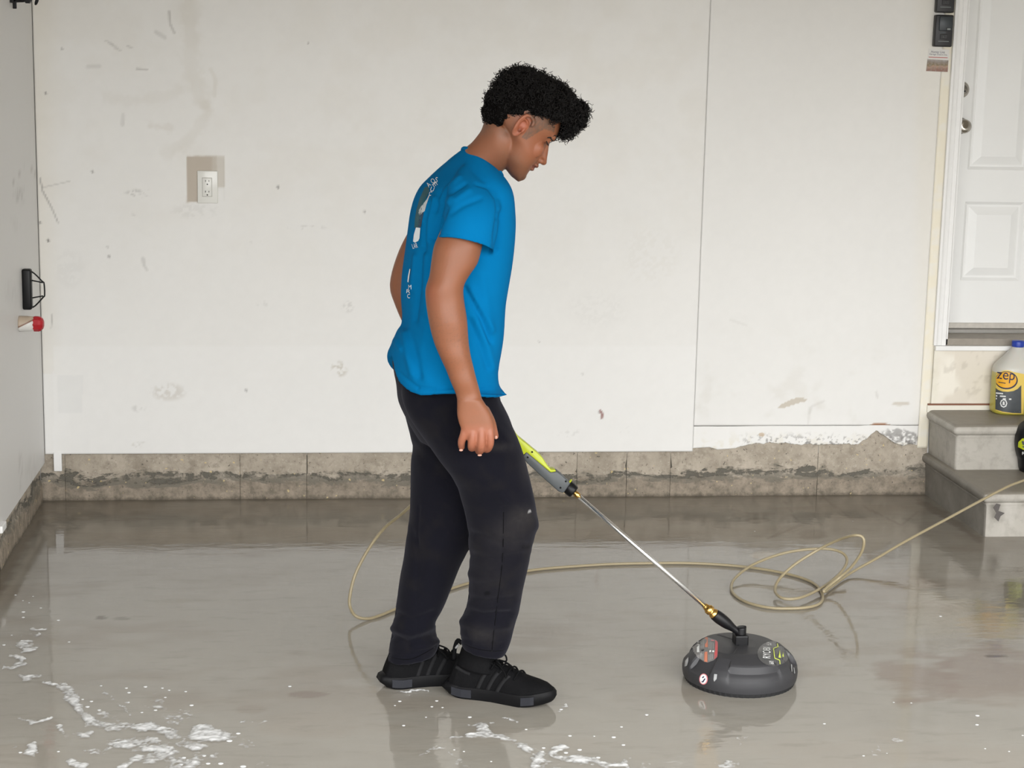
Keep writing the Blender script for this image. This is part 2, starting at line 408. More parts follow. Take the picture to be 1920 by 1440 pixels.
# concrete curb: cast segments with open joints
def curb_material():
    t = NT('stained_concrete'); o = t.obj(); sx = t.n('ShaderNodeSeparateXYZ'); t.l(o, sx.inputs[0]); z = sx.outputs[2]
    n1 = t.noise(7, 6, .65); n2 = t.noise(26, 6, .7); n3 = t.noise(90, 3, .6); n4 = t.noise(3.2, 6, .72, stretch=(1, 1, 2.6), dist=.5); n5 = t.noise(2.2, 3, .6)
    c = t.mix(t.ramp(n1, [(.3, 0), (.7, 1)]), (.30, .26, .205), (.53, .47, .39)); c = t.mix(t.math('MULTIPLY', t.ramp(n2, [(.5, 0), (.62, 1)]), .6), c, (.27, .235, .185)); c = t.mix(t.math('MULTIPLY', t.ramp(n3, [(.6, 0), (.7, 1)]), .5), c, (.56, .51, .44))
    low = t.ramp(t.math('ADD', z, t.math('MULTIPLY', t.math('SUBTRACT', n2, .5), .07)), [(.070, 1), (.082, 0)])
    c = t.mix(t.math('MULTIPLY', low, .88), c, t.mix(t.ramp(n2, [(.35, 0), (.65, 1)]), (.15, .13, .10), (.36, .30, .235)))
    # tar left along the old slab line, peeling
    zz = t.math('ADD', z, t.math('MULTIPLY', t.math('SUBTRACT', n4, .5), .20))
    band = t.ramp(zz, [(.066, 0), (.080, 1), (.094, 1), (.112, 0)])
    tar = t.ramp(t.math('MULTIPLY', band, t.math('ADD', t.math('MULTIPLY', n2, .6), t.math('MULTIPLY', n5, .75))), [(.60, 0), (.66, 1)])
    c = t.mix(t.math('MULTIPLY', tar, .92), c, (.060, .056, .050))
    band2 = t.ramp(zz, [(.040, 0), (.066, 1), (.092, 1), (.125, 0)])
    c = t.mix(t.math('MULTIPLY', t.ramp(t.math('MULTIPLY', band2, n2), [(.30, 0), (.50, 1)]), .75), c, (.15, .14, .115))
    pit = t.ramp(n3, [(.30, 1), (.345, 0)]); c = t.mix(t.math('MULTIPLY', pit, .8), c, (.09, .08, .07))
    wet = t.ramp(t.math('ADD', z, t.math('MULTIPLY', n2, .03)), [(.012, 1), (.030, 0)])
    c = t.mix(t.math('MULTIPLY', wet, .8), c, (.085, .072, .055))
    foam = t.noise(48, 2, .5); c = t.mix(t.math('MULTIPLY', t.ramp(foam, [(.70, 0), (.73, 1)]), .85), c, (.62, .50, .27))
    t.set(col=c, rough=.78, spec=.3)
    h = t.math('ADD', t.math('MULTIPLY', n2, .8), t.math('MULTIPLY', tar, -.5)); t.bump(h, .8, .006); return t.m
m_curb = curb_material()
def curb_block(name, a, b, ztop, yfront, parent, along='x', seed=0, m=None):
    """one cast length: gridded rough face with a ledge, plain top/sides"""
    n = max(3, int((b-a)/.02)); nz = 9; S = np.linspace(a+.0008, b-.0008, n); Z = np.linspace(-.005, ztop, nz)
    V = []; 
    for z in Z:
        for s in S:
            e = fbm(np.array([[s, z, seed]]), 12, 3)[0]-.5
            ledge = .006 if z < .085+.03*(fbm(np.array([[s, 0., 1.]]), 5, 8)[0]-.5) else 0.
            edge = .003 if (s in (S[0], S[-1])) else 0
            d = yfront - ledge - e*.010 + edge
            V.append((s, d, z) if along == 'x' else (XL-.012+(-d), s, z))
    k = len(V); Fc = [(j*n+i, j*n+i+1, (j+1)*n+i+1, (j+1)*n+i) for j in range(nz-1) for i in range(n-1)]
    top = [(nz-1)*n+i for i in range(n)]
    for s in S: V.append((s, .06, ztop) if along == 'x' else (XL-.07, s, ztop))
    Fc += [(top[i], top[i+1], k+i+1, k+i) for i in range(n-1)]
    o = mesh(name, V, Fc, m or m_curb, parent, True); return o
cuts = [XL-.02]+[Xof(p, 890) for p in (122, 450, 575, 1082, 1175, 1257, 1533)]+[2.40]
for i, (a, b) in enumerate(zip(cuts[:-1], cuts[1:])):
    ztop = zb_main+.012 if b < 1.6 else zs_low+.05
    if a < x_j < b:
        curb_block('curb_block', a, b, .235, .004, wall_back, 'x', i)
    else: curb_block('curb_block', a, b, .20 if b < x_j else .26, .004, wall_back, 'x', i)
box('curb_joint', (XL-.02, .008, 0), (2.40, .06, .17), plain('joint_dark', (.10, .088, .07), .9), wall_back)
# left wall
m_lwall = wall_material('left_wall_paint')
wall_left = box('wall_left', (XL-.16, DOOR_Y, .0), (XL-.03, .012, CEIL), m_paint_plain); tag(wall_left, 'white drywall on the left of the garage', 'wall', kind='structure')
zl = .150
def left_paint(P, V):
    Cc = np.tile([.72, .715, .70], (len(P), 1)); yz = V[:, [1, 2]]; n2 = fbm(yz, 30, 61); n3 = fbm(yz, 80, 62)  # the same white set darker here, grazing light put into the paint
    for c, s, k in [((37, 365), (14, 16), .4), ((28, 420), (12, 14), .12), ((60, 880), (14, 30), .15), ((38, 880), (5, 40), .35), ((20, 550), (14, 26), .14)]:
        e = ((P[:, 0]-c[0])/s[0])**2+((P[:, 1]-c[1])/s[1])**2
        Cc = paint_over(Cc, smoothstep(1.3, .2, e)*smoothstep(.4, .6, n3*.5+n2*.5), (.33, .32, .30), k)
    for pts, k, w in [([(25, 342), (46, 313), (62, 318), (68, 330)], .3, 1.2), ([(68, 330), (76, 332)], .8, 1.5), ([(46, 118), (47, 120)], .6, 2)]:
        Cc = paint_over(Cc, 1-smoothstep(w*.5, w*1.6, seg_dist(P, pts)), (.2, .17, .14), k)
    return Cc
def yz_board(name, ys, zs, x, depth, m, parent, paint):
    nx, nz = len(ys), len(zs); Yg, Z = np.meshgrid(ys, zs)
    V = np.column_stack([np.full(nx*nz, x), Yg.ravel(), Z.ravel()]); i = np.arange(nx*nz).reshape(nz, nx)
    q = np.stack([i[:-1, :-1], i[:-1, 1:], i[1:, 1:], i[1:, :-1]], -1).reshape(-1, 4)
    per = np.concatenate([i[0, :], i[1:, -1], i[-1, -2::-1], i[-2:0:-1, 0]]); B = V[per].copy(); B[:, 0] -= depth; k = len(V); n = len(per)
    o = mesh(name, np.concatenate([V, B]), q.tolist()+[(per[j], per[(j+1) % n], k+(j+1) % n, k+j) for j in range(n)], m, parent, False)
    fix_normals(o); set_tint(o.data, paint(project(np.concatenate([V, B])), np.concatenate([V, B]))); return o
yz_board('drywall_panel', np.r_[DOOR_Y, -3, arr(-1.4, -.017, .02)], arr(zl, CEIL, .02), XL, .03, m_lwall, wall_left, left_paint)
for i, (a, b) in enumerate([(-.92, -.02), (-2.1, -.92), (-3.4, -2.1), (DOOR_Y, -3.4)]):
    curb_block('curb_block', a, b, zl+.03, .004 if i < 9 else 0, wall_left, 'y', 20+i)
m_white_trim = plain('white_trim_paint', (.84, .84, .83), .45, var=.03)
p = Yp(111, 851, -.004); q = Yp(111, 882, -.004)
t1 = box('trim_1', (Xof(102, 866), -.020, q[2]), (Xof(117, 866), -.002, zb_main+.006), m_white_trim, None, .002); tag(t1, 'short white wood block under the drywall in the corner', 'trim', kind='structure')
pp = Xp(4, 985, XL)
box('white_block', (XL-.02, pp[1]-.06, pp[2]-.012), (XL+.012, pp[1]+.012, pp[2]+.012), m_white_trim, wall_left, .003)
# right wall, ceiling, front header and posts: the unseen rest of the garage
wr = box('wall_right', (XR, DOOR_Y, 0), (XR+.12, .16, CEIL), m_paint_plain); tag(wr, 'white drywall on the right of the garage', 'wall', kind='structure')
ce = box('ceiling', (XL-.2, DOOR_Y-.12, CEIL), (XR+.2, .2, CEIL+.1), plain('ceiling_board', (.50, .455, .39), .8)); tag(ce, 'dull tan garage ceiling out of view', 'ceiling', kind='structure')  # ceiling darkened and warmed to shape the light on the upper wall
wf = box('wall_front', (XL-.2, DOOR_Y-.12, 2.3), (XR+.2, DOOR_Y, CEIL), m_paint_plain); tag(wf, 'wall over the open garage door', 'wall', kind='structure')
box('post', (XL-.2, DOOR_Y-.12, 0), (-1.0, DOOR_Y, 2.3), m_paint_plain, wf); box('post', (3.9, DOOR_Y-.12, 0), (XR+.2, DOOR_Y, 2.3), m_paint_plain, wf)
# ------------------------------------------------------------------ floor
def floor_material():
    t = NT('wet_concrete'); base = t.attr(); n1 = t.noise(3.2, 6, .6); n2 = t.noise(14, 5, .6, stretch=(.45, 1.6, 1)); n3 = t.noise(60, 3)
    c = t.mix(t.math('MULTIPLY', t.ramp(n1, [(.3, 0), (.7, 1)]), .5), base, t.mix(.5, base, (.20, .175, .145)))
    c = t.mix(t.math('MULTIPLY', t.ramp(n2, [(.55, 0), (.75, 1)]), .28), c, (.15, .125, .10))
    c = t.mix(t.math('MULTIPLY', t.ramp(n3, [(.62, 0), (.75, 1)]), .25), c, (.33, .31, .27))
    n4 = t.noise(5, 3, .5, stretch=(.7, 1.3, 1))
    t.set(col=c, rough=t.math('ADD', t.math('MULTIPLY', t.ramp(n4, [(.40, 0), (.78, 1)]), .07), .022), spec=.50, ior=1.45)
    w = t.noise(9, 4, .55, stretch=(.5, 1.5, 1), dist=.6); ww = t.noise(26, 3, .5, stretch=(.35, 1.6, 1), dist=.4)
    h = t.math('ADD', t.math('MULTIPLY', w, 1.0), t.math('MULTIPLY', ww, .28)); t.bump(h, .11, .010); return t.m
gx = np.r_[XL-.1, arr(XL, 2.9, .011), 3.4, XR]; gy = np.r_[DOOR_Y-.1, -4.0, arr(-3.2, .0, .011), .06]
GX, GY = np.meshgrid(gx, gy); V = np.column_stack([GX.ravel(), GY.ravel(), np.zeros(GX.size)])
i = np.arange(len(V)).reshape(len(gy), len(gx)); q = np.stack([i[:-1, :-1], i[:-1, 1:], i[1:, 1:], i[1:, :-1]], -1).reshape(-1, 4)
floor = mesh('floor', V, q.tolist(), floor_material(), None, False); tag(floor, 'wet grey concrete garage floor', 'floor', kind='structure')
def floor_tint(V):
    P = project(V); xy = V[:, :2]; Cc = np.tile([.325, .308, .27], (len(V), 1))
    n1 = fbm(xy*[.5, 1], 6, 71); n2 = fbm(xy*[.5, 1.4], 16, 72); n3 = fbm(xy, 60, 73)
    Cc = paint_over(Cc, smoothstep(.52, .75, n1), (.25, .215, .175), .55)
    def blob(c, s, col, k, nz=1.0):
        nonlocal Cc
        e = ((P[:, 0]-c[0])/s[0])**2+((P[:, 1]-c[1])/s[1])**2
        Cc = paint_over(Cc, smoothstep(1.25, .35, e+(n2-.5)*nz*1.6), col, k)
    dk = (.085, .066, .045); br = (.20, .14, .105)
    blob((190, 950), (130, 28), (.11, .08, .05), .6); blob((1525, 1003), (30, 10), dk, .75); blob((1420, 975), (22, 6), dk, .6); blob((1405, 965), (40, 5), dk, .4, 2)
    blob((1440, 1000), (30, 7), dk, .3, 2); blob((1860, 1260), (110, 60), br, .6); blob((1720, 1270), (70, 45), br, .6, 2); blob((1700, 1310), (26, 20), br, .4); blob((1560, 1090), (70, 24), dk, .12, 2)
    blob((575, 1302), (36, 7), (.15, .10, .08), .6); blob((470, 1330), (30, 7), br, .3); blob((190, 1158), (9, 4), dk, .7); blob((228, 1160), (16, 3), dk, .4)
    blob((1325, 1420), (22, 60), (.45, .36, .25), .35); blob((1905, 1120), (30, 30), (.16, .15, .09), .5, 2); blob((1870, 1170), (60, 40), (.34, .27, .17), .4, 2)
    blob((1432, 1040), (22, 7), (.55, .49, .38), .6, 2); blob((1690, 1100), (60, 50), br, .25, 2); blob((1600, 960), (160, 14), (.21, .17, .13), .45, 2)
    for pts, w, k in [([(1470, 940), (1500, 985), (1440, 1010)], 1.6, .5), ([(1620, 950), (1690, 985), (1720, 960)], 1.5, .6), ([(1540, 930), (1600, 975), (1650, 975)], 1.4, .4), ([(1722, 938), (1760, 960), (1836, 1012)], 5, .75),
                      ([(1850, 1230), (1885, 1231)], 2.2, .8), ([(1370, 955), (1420, 965)], 1.4, .4)]:
        Cc = paint_over(Cc, 1-smoothstep(w*.5, w*1.7, seg_dist(P, pts)+(n2-.5)*w*2), (.08, .06, .045), k)
    Cc = paint_over(Cc, smoothstep(-.045, -.008, V[:, 1]+(n2-.5)*.05)*(V[:, 0] < 2.4), (.10, .085, .06), .75)
    Cc = paint_over(Cc, smoothstep(XL+.05, XL+.012, V[:, 0]+(n2-.5)*.05), (.09, .075, .055), .8)
    Cc = paint_over(Cc, smoothstep(-1.35, -.35, V[:, 1]+(n1-.5)*.9), (.205, .18, .145), .62)  # brown grime that also paints in the dark curb's reflection
    milky = smoothstep(.40, .75, n1)*smoothstep(-1.9, -2.7, V[:, 1]); Cc = paint_over(Cc, milky, (.46, .44, .39), .35)
    return Cc
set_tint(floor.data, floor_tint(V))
dr = box('driveway_ground', (-60, -160, -.12), (60, DOOR_Y-.1, -.02), plain('driveway_asphalt', (.15, .14, .125), .85)); tag(dr, 'dark driveway outside the open garage door', 'driveway', kind='structure')  # driveway out of view, kept dark so less light bounces up the wall

# ------------------------------------------------------------------ door to the house
DY = .165
m_door = plain('door_white_enamel', (.83, .835, .825), .38, var=.025, vscale=6)
door = empty('door_1', (2.9, DY, .62)); tag(door, 'white panelled steel door above the concrete steps', 'door', kind='structure')
dz0 = Zof(1830, 617, DY); dx0, dx1, dz1 = 2.455, 3.30, 2.655
V = []; 
def door_slab():
    xs = [dx0, Xof(1800, 525, DY), Xof(1800, 525, DY)+.245, Xof(1800, 525, DY)+.365, Xof(1800, 525, DY)+.61, dx1]
    zlow = (Zof(1800, 526, DY), Zof(1808, 378, DY)); zup = (Zof(1820, 318, DY), Zof(1820, 318, DY)+.78)
    zs = [dz0+.02, *zlow, *zup, dz1]
    bm = bmesh.new(); front = []
    def quad(a, b, c, d): bm.faces.new([bm.verts.new(p) for p in (a, b, c, d)])
    for iz in range(5):
        for ix in range(5):
            x0, x1, z0, z1 = xs[ix], xs[ix+1], zs[iz], zs[iz+1]
            if ix in (1, 3) and iz in (1, 3):
                loops = []
                for ins, dy in ((0, 0), (.012, .010), (.020, .010), (.052, -.002)):
                    loops.append([(x0+ins, DY+dy, z0+ins), (x1-ins, DY+dy, z0+ins), (x1-ins, DY+dy, z1-ins), (x0+ins, DY+dy, z1-ins)])
                for a, b in zip(loops[:-1], loops[1:]):
                    for k in range(4): quad(a[k], a[(k+1) % 4], b[(k+1) % 4], b[k])
                quad(*loops[-1])
            else: quad((x0, DY, z0), (x1, DY, z0), (x1, DY, z1), (x0, DY, z1))
    bmesh.ops.remove_doubles(bm, verts=bm.verts, dist=1e-5)
    bmesh.ops.recalc_face_normals(bm, faces=bm.faces)
    o = from_bm('door_panel', bm, m_door); s = o.modifiers.new('s', 'SOLIDIFY'); s.thickness = .04; s.offset = 1
    return o
ds = door_slab(); keep(ds, door)
m_grime = plain('grimy_weatherstrip', (.55, .52, .47), .6, var=.2, vscale=40)
keep(box('door_sweep', (dx0, DY-.010, dz0+.004), (dx1, DY+.03, dz0+.026), m_grime, None, .003), door)
m_alu = plain('dull_aluminium', (.33, .32, .30), .42, .6, var=.15, vscale=25)
keep(box('threshold', (2.44, .0, .600), (3.32, DY+.05, dz0-.012), plain('worn_sill', (.30, .27, .23), .55, .2, var=.2, vscale=30), None, .003), door)
keep(box('threshold_seal', (2.44, DY-.03, dz0-.013), (3.32, DY+.05, dz0+.003), m_alu, None, .002), door)
keep(box('sill_nosing', (2.398, -.022, .583), (3.36, .012, .602), m_white_trim, None, .003), door)
# casing with a stepped profile, jamb behind it
cb = []
prof = [(2.392, .004), (2.392, -.014), (2.400, -.017), (2.408, -.012), (2.420, -.010), (2.424, -.014), (2.438, -.016), (2.442, -.010), (2.442, .004)]
def casing(name, z0, z1):
    bm = bmesh.new(); a = [bm.verts.new((x, y, z0)) for x, y in prof]; b = [bm.verts.new((x, y, z1)) for x, y in prof]
    n = len(prof); bm.faces.new(a); bm.faces.new(b[::-1])
    for i in range(n): bm.faces.new((a[i], b[i], b[(i+1) % n], a[(i+1) % n]))
    bmesh.ops.recalc_face_normals(bm, faces=bm.faces); return from_bm(name, bm, m_white_trim)
keep(casing('door_casing', .603, 2.66), door)
keep(box('door_casing', (3.318, -.016, .603), (3.37, .004, 2.66), m_white_trim, None, .003), door)
keep(box('door_jamb', (2.436, .0, .603), (2.452, DY+.05, 2.66), m_white_trim, None, .001), door)
keep(box('door_jamb', (3.305, .0, .603), (3.32, DY+.05, 2.66), m_white_trim, None, .001), door)
keep(box('door_jamb', (2.436, .0, 2.655), (3.32, DY+.05, 2.67), m_white_trim, None, .001), door)
m_nick = plain('satin_nickel', (.50, .47, .42), .25, 1.0, var=.04)
k = Yp(1807, 236, DY); ks = Yp(1806, 168, DY)
M = axisM(k, (0, -1, 0))
kx = Xof(1801, 236, DY-.05)+.014
M = axisM((kx, DY, k[2]), (0, -1, 0))
keep(lathe('door_knob', [(.0, 0), (.033, 0), (.033, .006), (.016, .012), (.013, .030), (.022, .038), (.028, .050), (.026, .062), (.016, .068), (0, .069)], m_nick, None, 32, M), door)
bx = Xof(1804.5, 167, DY-.022)
M = axisM((bx, DY, ks[2]), (0, -1, 0))
db = keep(lathe('deadbolt', [(0, 0), (.033, 0), (.033, .010), (.028, .018), (.021, .020), (.020, .024), (0, .025)], m_nick, None, 32, M), door)
kh = box('keyhole', (bx+.006, DY-.027, ks[2]-.010), (bx+.012, DY-.0245, ks[2]-.002), plain('keyway_dark', (.02, .02, .02), .6)); keep(kh, db); kh.parent = db; kh.matrix_parent_inverse = Matrix.Translation(door.location).inverted()
kh.matrix_parent_inverse = Matrix.Identity(4)

# ------------------------------------------------------------------ concrete steps
def step_material():
    t = NT('precast_concrete'); o = t.obj(); sx = t.n('ShaderNodeSeparateXYZ'); t.l(o, sx.inputs[0])
    n1 = t.noise(4, 6, .6); n2 = t.noise(22, 5, .65); n3 = t.noise(16, 3, .5, stretch=(1, 1, .25))
    c = t.mix(n1, (.36, .34, .30), (.50, .475, .43)); c = t.mix(t.math('MULTIPLY', t.ramp(n2, [(.48, 0), (.72, 1)]), .5), c, (.24, .22, .19))
    c = t.mix(t.math('MULTIPLY', t.ramp(n3, [(.55, 0), (.75, 1)]), .35), c, (.62, .60, .56))
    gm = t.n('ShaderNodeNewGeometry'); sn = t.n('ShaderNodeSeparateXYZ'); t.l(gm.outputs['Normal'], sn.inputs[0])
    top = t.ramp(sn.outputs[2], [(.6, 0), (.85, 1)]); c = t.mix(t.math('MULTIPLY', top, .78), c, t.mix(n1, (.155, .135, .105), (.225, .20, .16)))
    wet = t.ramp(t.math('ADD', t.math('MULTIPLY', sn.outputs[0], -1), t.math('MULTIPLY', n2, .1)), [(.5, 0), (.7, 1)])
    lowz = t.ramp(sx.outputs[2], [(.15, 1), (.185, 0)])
    c = t.mix(t.math('MULTIPLY', t.math('MULTIPLY', wet, lowz), t.math('ADD', n1, .2)), c, (.10, .09, .075))  # darker on the left-facing side of the lower step
    t.set(col=c, rough=t.math('SUBTRACT', .75, t.math('MULTIPLY', top, .35)), spec=.35); t.bump(n2, .25, .003); return t.m
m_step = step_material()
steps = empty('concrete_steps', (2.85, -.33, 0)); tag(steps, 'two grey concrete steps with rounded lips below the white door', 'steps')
def step(name, x0, x1, yf, z0, z1):
    # section in depth/height with a bull-nosed lip, swept round the left side and front
    lip, r = .016, .021; prof = [(-lip, z0), (-lip, z1-2*r-.020), (-lip*.7, z1-2*r-.010), (0, z1-2*r), ]
    prof += [(-r*(1-math.cos(a)) , z1-r-r*math.cos(a+PI/2)*-1) for a in ()]
    arc = [(-r+r*math.cos(a), z1-r+r*math.sin(a)) for a in np.linspace(-PI/2*.85, PI/2, 8)]
    prof = [(-lip-.004, z0), (-lip, z1-2*r-.014), (-lip*.8, z1-2*r-.004)]+arc
    V = []; n = len(prof)
    path = lambda d: [(x0-d, .004), (x0-d, yf-d), (x1, yf-d)]
    for d, z in prof:
        for x, y in path(d): V.append((x, y, z))
    Fc = []
    for i in range(n-1):
        for j in range(2):
            a = i*3+j; Fc.append((a, a+1, a+4, a+3))
    t0 = (n-1)*3; V.append((x1, .004, z1)); Fc.append((t0, t0+1, t0+2, len(V)-1))
    bm = bmesh.new(); vs = [bm.verts.new(v) for v in V]; [bm.faces.new([vs[i] for i in f]) for f in Fc]
    bmesh.ops.recalc_face_normals(bm, faces=bm.faces)
    es = [e for e in bm.edges if abs(e.verts[0].co.x-e.verts[1].co.x) < .03 and abs(e.verts[0].co.y-e.verts[1].co.y) < .03 and e.verts[0].co.y < yf+.03 and e.verts[0].co.x < x0+.04]
    bmesh.ops.bevel(bm, geom=es, offset=.012, segments=3, affect='EDGES', profile=.5)
    bmesh.ops.subdivide_edges(bm, edges=bm.edges, cuts=2, use_grid_fill=True)
    for v in bm.verts:
        e = fbm(np.array([[v.co.x, v.co.y, v.co.z]]), 25, 5, 3)[0]-.5; v.co += v.normal*0 + Vector((0, 0, 0)) + Vector((-e*.004, -e*.004, 0))
    o = from_bm(name, bm, m_step, None, True); sharp(o, 40); return keep(o, steps)
z_low = Yp(1841, 925, -.656)[2]
z_up = .345
yu = Gp(1786, 799, z_up)[1]
step('lower_step', 2.380, 3.45, -.652, 0, z_low)
step('upper_step', 2.385, 3.45, yu+.01, z_low-.004, z_up)
# dark painted mark on the lower riser
mk = [(1862, 952), (1868, 944), (1876, 946), (1872, 958), (1884, 962), (1876, 968), (1872, 978), (1864, 970), (1868, 962)]
m_mark = plain('dark_stain', (.10, .09, .085), .8)
keep(mesh('stain_mark', [Yp(x, y, -.6725) for x, y in mk], [tuple(range(len(mk)))], m_mark, None, False), steps)

# ------------------------------------------------------------------ the person
def ring(pl, pr, y, b, psi=0.0, n=44, ex=2.0, sag=0.0, skew=0.0, dy=0.0):
    """closed section whose outline, seen from the camera, spans pixels pl..pr; b = half size along depth;
    psi = how far the section is turned away from the picture plane (degrees)"""
    L, R_ = Yp(pl[0], pl[1], y), Yp(pr[0], pr[1], y); c = (L+R_)/2; d = R_-L; e = np.linalg.norm(d)/2; u = d/(2*e)
    ps = math.radians(psi); cs, sn = math.cos(ps), math.sin(ps)
    a = math.sqrt(max(e*e-(b*sn)**2, (.4*e)**2))/max(cs, .3)
    Fd = np.array([u[0]*cs, (u[0]*sn), u[2]]); Fd /= np.linalg.norm(Fd)
    Ld = np.array([-sn, cs, 0.0])
    th = np.linspace(0, 2*PI, n, endpoint=False); ct, st = np.cos(th), np.sin(th)
    if ex != 2.0:
        ct = np.sign(ct)*np.abs(ct)**(2/ex); st = np.sign(st)*np.abs(st)**(2/ex)
    P = c + a*ct[:, None]*Fd + b*st[:, None]*Ld
    P[:, 2] += -sag*np.abs(np.sin(th))**1.15 + skew*np.sin(th); P[:, 1] += dy; return P
def smooth_rings(rs, m=3):
    A = np.array(rs); return list(catmull(A.reshape(len(A), -1), m).reshape(-1, *A.shape[1:]))
YT = -2.19                                  # depth of the body's middle
PSI = 18.0
# ---- head frame: origin at the ear, f forward, u up, s to the camera side (his right)
HT = math.radians(38); HY = -2.235; HP0 = Yp(976, 243, HY); PXM = np.linalg.norm(Yp(977, 243, HY)-Yp(976, 243, HY))
right2 = Yp(977, 243, HY)-Yp(976, 243, HY); right2 /= np.linalg.norm(right2); down2 = Yp(976, 244, HY)-Yp(976, 243, HY); up2 = -down2/np.linalg.norm(down2)
HU = math.sin(HT)*right2 + math.cos(HT)*up2; HF = math.cos(HT)*right2 - math.sin(HT)*up2
tw = math.radians(4)                         # head turned a touch away
HS = np.array([0, -1.0, 0]); HF2 = HF*math.cos(tw) - HS*math.sin(tw); HS = HS*math.cos(tw)+HF*math.sin(tw); HF = HF2
def Hd(f, u, s=0.0): return HP0 + PXM*(f*HF + u*HU + s*HS)
def hell(f, u, s, rf, ru, rs, rot=0.0, n=20, m=12):
    c, sn = math.cos(rot), math.sin(rot)
    return ellipsoid(Hd(f, u, s), PXM*np.array([rf*(c*HF+sn*HU), rs*HS, ru*(-sn*HF+c*HU)]), n, m)
def hring(u, fb, ff, b, ex=2.2, n=40, du=0.0, pf=1.0):
    th = np.linspace(0, 2*PI, n, endpoint=False); ct, st = np.cos(th), np.sin(th)
    cx = np.sign(ct)*np.abs(ct)**(2/ex); sx = np.sign(st)*np.abs(st)**(2/ex)
    sx = np.where(ct > 0, np.sign(st)*np.abs(sx)**pf, sx)          # pf>1: narrower face front
    f = (fb+ff)/2+(ff-fb)/2*cx
    return np.array([Hd(a, u+du*c, b*s) for a, s, c in zip(f, sx, ct)])
head = smooth_rings([hring(-79, 40, 57, 9), hring(-74, 28, 60, 20, du=2), hring(-64, 14, 61, 31, 2.0, du=6), hring(-52, 0, 59, 41, 2.0, du=8), hring(-38, -10, 60, 47, 2.0, du=6),
                     hring(-24, -22, 61, 51, 2.0, pf=1.15), hring(-8, -62, 59, 53, 2.1, pf=1.2), hring(6, -77, 55, 55, 2.2, pf=1.15), hring(14, -80, 56, 56, 2.2), hring(24, -81, 61.5, 57, 2.2), hring(38, -81, 59, 58, 2.2), hring(54, -75, 53, 56, 2.1),
                     hring(68, -62, 40, 48, 2.0), hring(79, -42, 22, 33, 2.0), hring(85, -22, 4, 15, 2.0)], 3)
parts = [loft(head)]
# nose: bridge to tip, wings, nostril sill
nose = [(22, 58, 5, 4), (15, 59.5, 5.5, 5), (9, 61.5, 6, 5), (2, 66, 6.5, 6), (-8, 71.5, 7.5, 8), (-15, 75.5, 8.5, 9), (-20, 77, 9, 9.5), (-25, 74, 8.5, 8)]
nr = []
for u, ft, w, dpt in nose:
    th = np.linspace(0, 2*PI, 20, endpoint=False); nr.append(np.array([Hd(ft-dpt-3+(dpt+3)*math.cos(a), u, w*math.sin(a)*(1 if math.cos(a) > 0 else 1.25)) for a in th]))
parts.append(loft(smooth_rings(nr, 3)))
parts.append(hell(70.5, -20.5, 0, 8.0, 6.3, 7.5))
for s in (1, -1):
    parts += [hell(64, -22, 9.5*s, 8.0, 5.6, 5.2), hell(48, 25, 18*s, 12, 10, 20, .1), hell(38, -12, 32*s, 16, 18, 13), hell(45.5, 14, 24*s, 8, 7, 10)]
    parts += [hell(16, -45, 28*s, 30, 11, 11, -.50)]
parts += [hell(62.5, -34, 0, 7.2, 4.6, 15), hell(64, -35.5, 0, 5.8, 3.6, 9), hell(60.2, -44, 0, 6.6, 4.6, 13), hell(60, -30, 0, 6.5, 6, 10), hell(52.5, -66, 0, 11, 11, 17), hell(56, -54, 0, 5, 8, 12)]
# neck
neckr = [ring((868, 300), (945, 378), YT+.0, .085), ring((872, 279), (936, 338), YT-.01, .066), ring((884, 268), (938, 326), -2.21, .060), ring((895, 255), (946, 317), -2.22, .058), ring((903, 243), (957, 305), -2.23, .056), ring((908, 228), (968, 290), HY, .054), ring((914, 214), (975, 270), HY, .050)]
parts.append(loft(smooth_rings(neckr, 3)))
# ears
def ear(s):
    E = []; c = (-13, 3)
    out = [(13, 14), (11, 21), (3, 25), (-6, 23), (-11, 14), (-11.5, 3), (-9, -8), (-5, -17), (0, -20), (4, -16), (4, -9)]
    rot = -.10
    def ep(f, u, o): return Hd(c[0]+f*math.cos(rot)-u*math.sin(rot), c[1]+f*math.sin(rot)+u*math.cos(rot), s*(56.5+o-.20*f))
    E.append(capsule([ep(f, u, 6.5 if u > -12 else 3.0) for f, u in out], [3.3*PXM]*len(out), 10, 4))
    E.append(capsule([ep(-6, 14, 5), (ep(-8, 4, 5)), ep(-6, -6, 4.5), ep(-1, -12, 4)], [2.5*PXM]*4, 10, 3))      # antihelix
    E.append(capsule([ep(-6, 14, 5), ep(0, 14, 3.5), ep(6, 12, 3)], [2.2*PXM]*3, 10, 3))
    E.append(capsule([ep(7, 0, 3), ep(7, -6, 3)], [2.6*PXM]*2, 10, 3))                                             # tragus
    E.append(ellipsoid(ep(-1, -15.5, 2.5), PXM*np.array([5*HF, 3*HS, 6*HU]), 14, 8))                              # lobe
    E.append(ellipsoid(ep(0, 3, -1.5), PXM*np.array([11*HF, 3.2*HS, 20*HU]), 16, 10))                             # bowl
    return E
parts += ear(1) + ear(-1)
